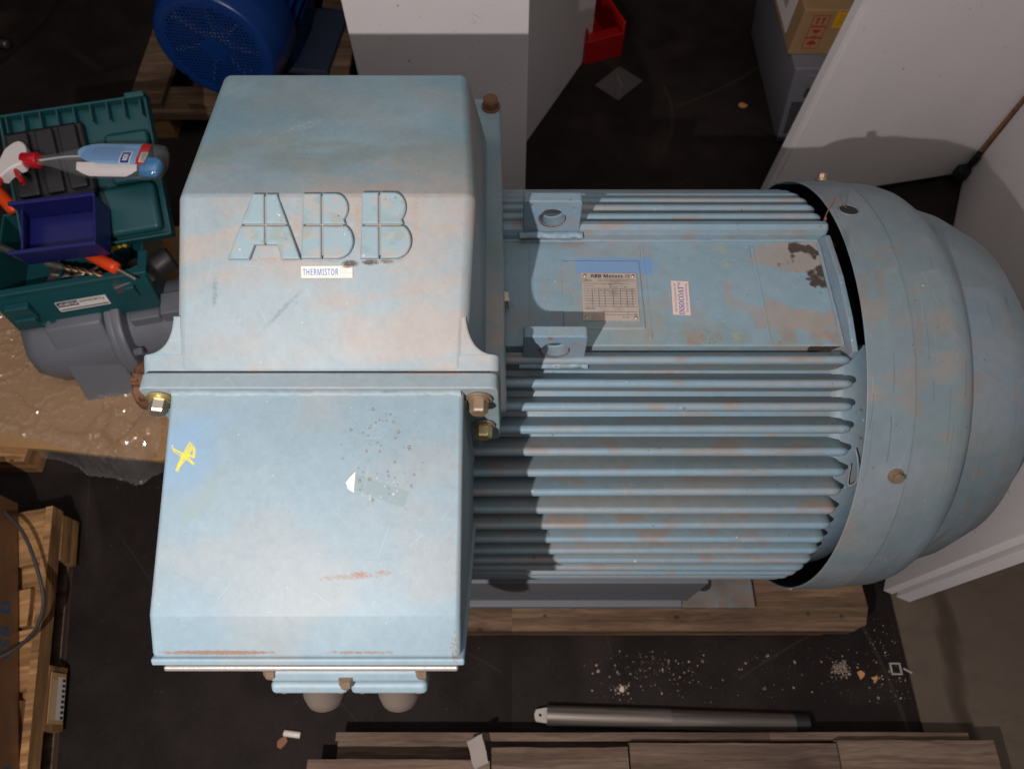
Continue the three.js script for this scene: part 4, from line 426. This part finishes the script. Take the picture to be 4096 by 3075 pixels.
const bin = thing('blue_bin', 'dark blue plastic storage bin lying on the tool case', 'storage bin', [-1.135, 0.49, -0.462], 0.2);
{ const bm = plastic([0.011, 0.013, 0.115], 0.35); const b = (x0, x1, y0, y1, z0, z1) => buv(rbox(x0, x1, y0, y1, z0, z1, 0.003));
  mesh('bin_floor', b(-0.098, 0.098, 0, 0.005, -0.06, 0.06), bm, bin); mesh('bin_wall', [b(-0.1, 0.1, 0, 0.075, -0.066, -0.06), b(-0.104, 0.104, 0.07, 0.077, -0.072, -0.06)], bm, bin); mesh('bin_wall', [b(-0.1, 0.1, 0, 0.075, 0.06, 0.066), b(-0.104, 0.104, 0.07, 0.077, 0.06, 0.072)], bm, bin); mesh('bin_wall', [b(0.098, 0.104, 0, 0.075, -0.066, 0.066)], bm, bin);
  mesh('bin_wall', buv(hull([[-0.1, 0.004, -0.06], [-0.1, 0.004, 0.06], [-0.085, 0.05, -0.06], [-0.085, 0.05, 0.06]], 0.003)), bm, bin); bin.rotation.set(0.25, 0.16, 0, 'YXZ'); }
// trigger spray bottle
const bot = thing('spray_bottle', 'clear trigger spray bottle with white head and blue label lying on the tool case lid', 'spray bottle', [-1.195, 0.598, -0.615], 0.04);
{ const pr = [[0.0, 0.014], [0.01, 0.014], [0.03, 0.017], [0.08, 0.034], [0.12, 0.046], [0.16, 0.05], [0.27, 0.05], [0.295, 0.046], [0.303, 0.03], [0.304, 0.0]]; const g = lathX(pr, 40); g.scale(1, 0.5, 1.0);
  mesh('bottle', buv(g), M({ c: [0.93, 0.95, 0.96], transmission: 0.95, thickness: 0, roughness: 0.06, ior: 1.45 }), bot);
  const li = lathX([[0.254, 0.0], [0.255, 0.046], [0.29, 0.046], [0.298, 0.03], [0.299, 0]], 24); li.scale(1, 0.44, 0.96); const lq = li.attributes.position; for (let i = 0; i < lq.count; i++) if (lq.getZ(i) < 0.006) lq.setZ(i, 0.006); li.computeVertexNormals();
  mesh('liquid', buv(li), M({ c: [0.02, 0.2, 0.46], roughness: 0.2 }), bot);
  const bl = new THREE.PlaneGeometry(0.142, 1, 10, 10), bq = bl.attributes.position; for (let i = 0; i < bq.count; i++) { const t = bq.getY(i) + 0.5, x = bq.getX(i), e = 1 - 0.35 * Math.max(0, Math.abs(x / 0.071) - 0.7) / 0.3 * t, z = 0.024 + 0.0255 * t * e; bq.setXYZ(i, x + 0.182, 0.0246 * Math.sqrt(Math.max(0, 1 - (z / 0.0505) ** 2)), z); } bl.computeVertexNormals();
  mesh('white_label', buv(bl), plastic([0.66, 0.61, 0.61]), bot);
  const lt = print(320, 200, (g2, w, h) => { g2.fillStyle = '#86aed6'; g2.fillRect(0, 0, w, h); g2.strokeStyle = 'rgba(60,100,160,.6)'; g2.lineWidth = 3; for (let i = 0; i < 22; i++) { g2.beginPath(); g2.moveTo(30 + i * 8, 24 + 10 * ((i * 7) % 3)); g2.lineTo(20 + i * 8, h - 26); g2.stroke(); } g2.fillStyle = '#c8302e'; g2.fillRect(w - 54, 0, 54, h); g2.fillStyle = '#e8e4e0'; g2.fillRect(w - 40, 96, 30, 84); g2.fillStyle = '#223'; for (let i = 0; i < 12; i++) g2.fillRect(w - 36, 100 + i * 6.5, 22, 3); g2.fillStyle = '#e9e7ee'; g2.fillRect(192, 92, 48, 100); g2.fillStyle = '#27397c'; g2.fillRect(197, 97, 38, 90); g2.save(); g2.translate(216, 142); g2.rotate(-Math.PI / 2); g2.fillStyle = '#fff'; g2.font = 'bold 30px sans-serif'; g2.textAlign = 'center'; g2.fillText('MIR', 0, 11, 84); g2.restore(); });
  const s = new THREE.Shape(); s.moveTo(0.03, -0.018); s.quadraticCurveTo(0.09, -0.022, 0.148, -0.02); s.quadraticCurveTo(0.158, 0.01, 0.15, 0.046); s.lineTo(0.03, 0.044); s.quadraticCurveTo(-0.012, 0.034, -0.012, 0.012); s.quadraticCurveTo(-0.01, -0.01, 0.03, -0.018);
  const lg = new THREE.ShapeGeometry(s, 14); const lu = lg.attributes.uv, lpz = lg.attributes.position; for (let i = 0; i < lu.count; i++) { lu.setXY(i, (lpz.getX(i) + 0.012) / 0.17, (lpz.getY(i) + 0.022) / 0.069); lpz.setZ(i, 0.0254 * Math.sqrt(Math.max(0, 1 - ((lpz.getY(i) - 0.008) / 0.0505) ** 2))); } lg.computeVertexNormals(); lg.rotateX(-Math.PI / 2).translate(0.12, 0.0008, 0.008);
  mesh('product_label', lg, M({ map: lt, roughness: 0.4 }), bot);
  mesh('collar', buv(lathX([[-0.036, 0.0], [-0.036, 0.017], [-0.002, 0.0185], [0.002, 0.016], [0.002, 0]], 28)), plastic([0.5, 0.012, 0.02], 0.3), bot);
  const hs = new THREE.Shape(); hs.moveTo(-0.036, -0.018); hs.lineTo(-0.036, 0.014); hs.quadraticCurveTo(-0.045, 0.042, -0.062, 0.045); hs.quadraticCurveTo(-0.072, 0.044, -0.084, 0.02); hs.lineTo(-0.085, -0.052); hs.lineTo(-0.066, -0.054); hs.quadraticCurveTo(-0.06, -0.03, -0.036, -0.018);
  mesh('spray_head', buv(new THREE.ExtrudeGeometry(hs, { depth: 0.02, bevelEnabled: true, bevelSize: 0.004, bevelThickness: 0.004, bevelSegments: 3 }).rotateX(-Math.PI / 2).translate(0.004, -0.012, 0)), plastic([0.78, 0.72, 0.71], 0.4), bot);
  mesh('nozzle', buv(mv(new THREE.CylinderGeometry(0.009, 0.009, 0.012, 20).rotateX(Math.PI / 2), -0.074, 0.0, 0.063)), plastic([0.5, 0.012, 0.02], 0.3), bot);
  mesh('trigger', buv(tube([[-0.045, 0.0, 0.03], [-0.035, 0.0, 0.045], [-0.022, 0.0, 0.056], [-0.014, 0.0, 0.07]], 0.0055, 20, 8)), plastic([0.5, 0.012, 0.02], 0.3), bot);
  mesh('dip_tube', buv(tube([[0.0, 0.0, 0], [0.08, 0.006, -0.008], [0.16, 0.0, -0.012], [0.28, -0.012, -0.004]], 0.0025, 30, 8)), M({ c: [0.8, 0.8, 0.8], transmission: 0.4, thickness: 0, roughness: 0.3 }), bot);
  bot.rotation.set(0, -0.02, 0); bot.scale.set(1.06, 1.1, 1.1); }
// tools in and on the case
const orangeH = plastic([0.78, 0.07, 0.012], 0.3);
function rod(name, label, cat, a, b, parts) { const A = new THREE.Vector3(...a), B = new THREE.Vector3(...b), o = thing(name, label, cat); const L = A.distanceTo(B); o.position.copy(A); o.quaternion.setFromUnitVectors(new THREE.Vector3(1, 0, 0), B.clone().sub(A).normalize()); for (const [n, prof, m] of parts) mesh(n, buv(lathX(prof, 20)), m, o); return o; }
rod('screwdriver', 'orange handled screwdriver lying over the bits in the open tool case', 'screwdriver', [-1.105, 0.452, -0.44], [-0.985, 0.442, -0.375], [['handle', [[0.0, 0], [0.002, 0.012], [0.012, 0.0165], [0.09, 0.0165], [0.1, 0.015], [0.105, 0.0]], orangeH], ['tip', [[0.105, 0.0042], [0.16, 0.0042], [0.16, 0]], zinc]]);
rod('screwdriver', 'orange handled tool poking out behind the blue bin at the left edge', 'screwdriver', [-1.4, 0.48, -0.64], [-1.29, 0.48, -0.535], [['handle', [[0.0, 0], [0.002, 0.013], [0.02, 0.017], [0.12, 0.017], [0.125, 0.0]], orangeH]]);
rod('steel_bar', 'bright steel bar end sticking in from the left edge beside the blue bin', 'bar', [-1.44, 0.42, -0.52], [-1.27, 0.42, -0.437], [['bar', [[0, 0], [0, 0.01], [0.19, 0.01], [0.19, 0]], M({ c: [0.45, 0.42, 0.4], roughness: 0.3, metalness: 0.9 })]]);
function drill(label, a, b, r) { const o = rod('drill_bit', label, 'drill bit', a, b, [['shank', [[0, 0], [0, r], [0.05, r], [0.05, 0]], zinc]]); const L = new THREE.Vector3(...a).distanceTo(new THREE.Vector3(...b)); const gs = []; for (const s of [0, Math.PI]) { const pts = []; for (let i = 0; i <= 40; i++) { const t = i / 40; pts.push([0.05 + t * (L - 0.05), Math.cos(s + t * 16) * r * 0.5, Math.sin(s + t * 16) * r * 0.5]); } gs.push(buv(tube(pts, r * 0.62, 120, 7))); } mesh('flute', gs, M({ c: [0.3, 0.2, 0.13], roughness: 0.35, metalness: 0.8 }), o); }
drill('bronze twist drill bit lying across the front of the tool case', [-1.215, 0.43, -0.42], [-1.055, 0.437, -0.38], 0.008); drill('dark twist drill bit lying deep in the tool case', [-1.23, 0.38, -0.42], [-1.02, 0.385, -0.4], 0.007);
tag(mesh('chuck_key', [buv(rbox(-1.28, -1.17, 0.33, 0.37, -0.4, -0.345, 0.012)), buv(rbox(-1.24, -1.2, 0.36, 0.385, -0.42, -0.35, 0.008))], M({ c: [0.06, 0.05, 0.05], roughness: 0.5 })), 'dark lump of drill parts in the front left of the tool case', 'tool part');
tag(mesh('yellow_bit', [buv(rbox(-0.025, 0.025, 0, 0.015, -0.01, 0.01, 0.004).rotateY(0.6).translate(-1.06, 0.425, -0.47)), buv(rbox(-0.016, 0.016, 0, 0.013, -0.008, 0.008, 0.003).rotateY(-0.3).translate(-1.035, 0.427, -0.485))], plastic([0.6, 0.4, 0.02])), 'yellow plastic pieces beside the blue bin in the tool case', 'plastic piece');
{ const R = rng(90); const dk = M({ c: [0.05, 0.045, 0.043], roughness: 0.4, metalness: 0.5 }), st = M({ c: [0.32, 0.29, 0.27], roughness: 0.35, metalness: 0.8 }), gy = plastic([0.07, 0.075, 0.08], 0.5);
  rod('socket_bit', 'short steel socket bit in the middle of the open tool case', 'bit', [-1.16, 0.39, -0.4], [-1.1, 0.4, -0.43], [['socket', [[0, 0], [0, 0.011], [0.03, 0.011], [0.032, 0.006], [0.07, 0.006], [0.07, 0]], st]]);
  rod('hole_saw', 'dark cup shaped saw deep in the right of the tool case', 'hole saw', [-1.0, 0.37, -0.43], [-0.99, 0.42, -0.43], [['cup', [[0, 0], [0, 0.024], [0.04, 0.024], [0.04, 0.022], [0.004, 0.022]], dk]]);
  rod('hex_key', 'thin dark rod lying along the back of the tool case', 'hex key', [-1.2, 0.41, -0.47], [-1.02, 0.415, -0.49], [['rod', [[0, 0], [0, 0.004], [0.18, 0.004], [0.18, 0]], dk]]);
  rod('chisel', 'flat steel chisel pointing down left in the tool case', 'chisel', [-1.07, 0.42, -0.4], [-1.16, 0.38, -0.36], [['blade', [[0, 0], [0, 0.007], [0.1, 0.005], [0.1, 0]], st]]);
  tag(mesh('bit_holder', [buv(rbox(-0.05, 0.05, 0, 0.03, -0.022, 0.022, 0.005).rotateY(0.5).translate(-1.005, 0.375, -0.4)), buv(rbox(-0.04, 0.04, 0, 0.02, -0.01, 0.01, 0.003).rotateY(0.5).translate(-1.005, 0.402, -0.4))], gy), 'grey plastic bit holder under the orange screwdriver', 'bit holder');
  tag(mesh('crumpled_rag', buv(wob(new THREE.IcosahedronGeometry(0.04, 3).scale(1.2, 0.5, 0.8), 0.035, 55, 4).translate(-1.2, 0.36, -0.45)), M({ c: [0.03, 0.028, 0.028], roughness: 0.9 })), 'black crumpled rag among the bits under the blue bin', 'rag'); }
tag(mesh('black_chuck', buv((() => { const g = lathX([[-0.03, 0.0], [-0.03, 0.02], [-0.02, 0.03], [0.02, 0.034], [0.03, 0.028], [0.03, 0.0]], 14); return wob(g.rotateY(0.7), 0.006, 60).translate(-0.92, 0.42, -0.43); })()), black), 'black ribbed plastic knob at the right end of the tool case', 'knob');

// ------------------------------------------------------------ blue motor on its own pallet
const bp = thing('wooden_pallet', 'wooden pallet at the top left carrying the dark blue motor', 'pallet');
boards('deck_board', [[-1.375, -1.255, 0.122, 0.144, -2.3, -1.335], [-1.16, -1.04, 0.122, 0.144, -2.3, -1.335], [-0.95, -0.84, 0.122, 0.144, -2.3, -1.335], [-0.745, -0.6, 0.122, 0.144, -2.3, -1.335]], bp, wood);
boards('stringer', [[-1.375, -0.6, 0.09, 0.121, -1.45, -1.315]], bp, wood); boards('block', [[-1.375, -1.25, 0.0, 0.089, -1.44, -1.32], [-1.08, -0.95, 0.0, 0.089, -1.44, -1.32], [-0.74, -0.6, 0.0, 0.089, -1.44, -1.32]], bp, woodOrange);
const bmot = thing('blue_motor', 'dark blue electric motor with a perforated fan cover at the top left', 'electric motor', [-0.955, 0.4, -1.29], -Math.PI / 2 - 0.12);
{ const bb = M({ c: [0.004, 0.034, 0.17], roughness: 0.32, clearcoat: 0.3, clearcoatRoughness: 0.3 });
  // x runs along the shaft, away from the camera is negative after the turn
  mesh('cowl', buv(lathX([[0.004, 0.147], [0.004, 0.168], [-0.004, 0.175], [-0.05, 0.185], [-0.065, 0.192], [-0.16, 0.197], [-0.16, 0.185], [-0.06, 0.18]], 96)), bb, bmot);
  // perforated grille: disc with square holes
  const s = new THREE.Shape(); s.absarc(0, 0, 0.15, 0, Math.PI * 2, false); const st = 0.0108; for (let i = -14; i <= 14; i++) for (let j = -14; j <= 14; j++) { const x = i * st, y = j * st, r = Math.hypot(x, y); if (r > 0.139 || r < 0.036) continue; const h = new THREE.Path(), w = 0.0035; h.moveTo(x - w, y - w); h.lineTo(x - w, y + w); h.lineTo(x + w, y + w); h.lineTo(x + w, y - w); s.holes.push(h); }
  mesh('grille', buv(new THREE.ExtrudeGeometry(s, { depth: 0.003, bevelEnabled: false, curveSegments: 48 }).rotateY(Math.PI / 2).translate(0.0, 0, 0)), bb, bmot);
  const fan = []; for (let i = 0; i < 7; i++) fan.push(buv(rbox(-0.03, 0.0, 0.03, 0.15, -0.004, 0.004, 0.001).rotateX(0.0).translate(-0.022, 0, 0).rotateX(i * Math.PI * 2 / 7))); fan.push(buv(lathX([[-0.06, 0.0], [-0.02, 0.0], [-0.02, 0.035], [-0.06, 0.04]], 24)));
  mesh('fan', fan, M({ c: [0.6, 0.57, 0.54], roughness: 0.5 }), bmot); mesh('baffle', buv(lathX([[-0.1, 0.0], [-0.1, 0.18]], 32)), darkMetal, bmot);
  const f = [buv(lathX([[-0.16, 0.17], [-0.62, 0.17], [-0.62, 0.0]], 48))]; for (let i = 0; i < 26; i++) f.push(buv(rbox(-0.6, -0.18, 0.165, 0.19, -0.003, 0.003, 0.002).rotateX(i * Math.PI * 2 / 26))); mesh('frame', f, bb, bmot);
  const fm = M({ c: [0.02, 0.03, 0.06], roughness: 0.7 }); bmot.scale.setScalar(1.08); mesh('foot', buv(rbox(-0.52, -0.2, -0.235, -0.215, 0.08, 0.24, 0.004)), fm, bmot); mesh('foot', buv(rbox(-0.52, -0.2, -0.235, -0.215, -0.24, -0.08, 0.004)), fm, bmot); mesh('foot_web', buv(rbox(-0.5, -0.22, -0.217, -0.1, 0.1, 0.13, 0.004)), bb, bmot); mesh('foot_web', buv(rbox(-0.5, -0.22, -0.217, -0.1, -0.13, -0.1, 0.004)), bb, bmot); }

// ------------------------------------------------------------ red bin, computer and carton at the back
const rb = thing('red_bin', 'small bright red plastic bin standing on the floor behind the white cabinet', 'storage bin', [0.365, 0, -1.745], 0.36);
{ rb.scale.set(1.35, 1.15, 1.05); const m = plastic([0.42, 0.006, 0.008], 0.4), b = (x0, x1, y0, y1, z0, z1) => buv(rbox(x0, x1, y0, y1, z0, z1, 0.003)); mesh('bin_floor', b(-0.06, 0.06, 0, 0.005, -0.3, 0), m, rb); mesh('bin_wall', b(-0.06, -0.054, 0, 0.13, -0.3, -0.002), m, rb); mesh('bin_wall', b(0.054, 0.06, 0, 0.13, -0.3, -0.002), m, rb); mesh('bin_wall', b(-0.06, 0.06, 0, 0.09, -0.005, 0.001), m, rb); mesh('bin_wall', b(-0.06, 0.06, 0, 0.13, -0.306, -0.3), m, rb); mesh('bin_step', b(-0.054, 0.054, 0.04, 0.086, -0.05, -0.0052), m, rb); }
const pc = thing('computer_tower', 'grey computer housing with vents standing behind the tall white panel', 'computer');
{ const pm = M({ c: [0.16, 0.155, 0.18], roughness: 0.55 }); mesh('housing', [buv(hull([[0.988, 0.012, -1.298], [0.988, 0.012, -1.9], [1.42, 0.012, -1.298], [1.42, 0.012, -1.9], [0.945, 0.32, -1.298], [0.945, 0.32, -1.9], [1.4, 0.32, -1.298], [1.4, 0.32, -1.9]], 0.006))], pm, pc);
  const slots = []; for (let i = 0; i < 15; i++) mesh('vent_slot', buv(rbox(0.992 - i * 0.0012, 1.16, 0.05 + i * 0.0095, 0.0555 + i * 0.0095, -1.294, -1.2905, 0.001)), black, pc);
  mesh('drive_bay', buv(rbox(1.005, 1.22, 0.21, 0.25, -1.296, -1.289, 0.003)), M({ c: [0.05, 0.05, 0.055], roughness: 0.5 }), pc); mesh('drive_bay', buv(rbox(0.99, 1.22, 0.262, 0.3, -1.296, -1.2895, 0.003)), M({ c: [0.2, 0.19, 0.19], roughness: 0.5 }), pc); }
const cb = thing('cardboard_box', 'tan cardboard box with red handling symbols on top of the grey computer', 'cardboard box', [1.075, 0.327, -1.47], 0.0);
{ const t = paint(256, 256, (u, v) => { const a = fb(u * 6, v * 6, 3); return mix3([0.33, 0.19, 0.085], [0.4, 0.24, 0.115], a); }); const cm = M({ map: t, roughness: 0.8 }); t.repeat.set(3, 3); mesh('box', buv(rbox(-0.15, 0.25, 0, 0.16, -0.4, 0.11, 0.004)), cm, cb);
  const rt = print(128, 256, (g, w, h) => { g.drawImage(t.image, 0, 0, 128, 256, 0, 0, 128, 256); g.strokeStyle = '#a8241c'; g.fillStyle = '#a8241c'; g.lineWidth = 5; for (let i = 0; i < 3; i++) g.strokeRect(14, 10 + i * 80, 100, 74); g.fillRect(40, 26, 12, 46); g.fillRect(76, 26, 12, 46); for (const x of [46, 82]) { g.beginPath(); g.moveTo(x - 14, 40); g.lineTo(x, 18); g.lineTo(x + 14, 40); g.fill(); } g.beginPath(); g.arc(64, 108, 26, 0, Math.PI); g.fill(); g.fillRect(61, 108, 6, 48); g.fillRect(46, 154, 36, 6); g.beginPath(); g.arc(64, 216, 30, Math.PI, 0); g.fill(); g.fillRect(61, 216, 5, 28); });
  label3('handling_symbols', cb, 0.065, 0.13, rt, [-0.088, 0.082, 0.1105], [[1, 0, 0], [0, 1, 0]], 0.8); label3('yellow_label', cb, 0.07, 0.055, print(64, 64, (g) => { g.fillStyle = '#d8a01c'; g.fillRect(0, 0, 64, 64); g.fillStyle = '#8a6a20'; for (let i = 0; i < 5; i++) g.fillRect(10, 12 + i * 9, 40, 2); }), [-0.01, 0.125, 0.1106], [[1, 0, 0], [0, 1, 0]], 0.7);
  label3('tape', cb, 0.06, 0.4, print(8, 8, (g) => { g.fillStyle = '#c09560'; g.fillRect(0, 0, 8, 8); }), [0.03, 0.1606, -0.15], [[1, 0, 0], [0, 0, -1]], 0.25);
  label3('shipping_label', cb, 0.3, 0.13, print(128, 64, (g) => { g.fillStyle = '#e8e0dc'; g.fillRect(0, 0, 128, 64); g.fillStyle = '#555'; for (let i = 0; i < 20; i++) g.fillRect(20 + i * 4, 14, 2, 30); }), [-0.1506, 0.085, -0.12], [[0, 0, 1], [0, 1, 0]], 0.5); }
const pn = thing('hose_coupling', 'dark metal hose coupling lying on the floor at the far left', 'coupling', [-2.09, 0.02, -1.83], -0.3);
mesh('coupling_body', buv(lathX([[-0.1, 0.0], [-0.1, 0.018], [-0.02, 0.018], [-0.018, 0.024], [0.02, 0.024], [0.022, 0.017], [0.05, 0.02], [0.06, 0.015], [0.062, 0]], 24)), M({ c: [0.1, 0.09, 0.085], roughness: 0.35, metalness: 0.7 }), pn);

renderer.render(scene, camera);
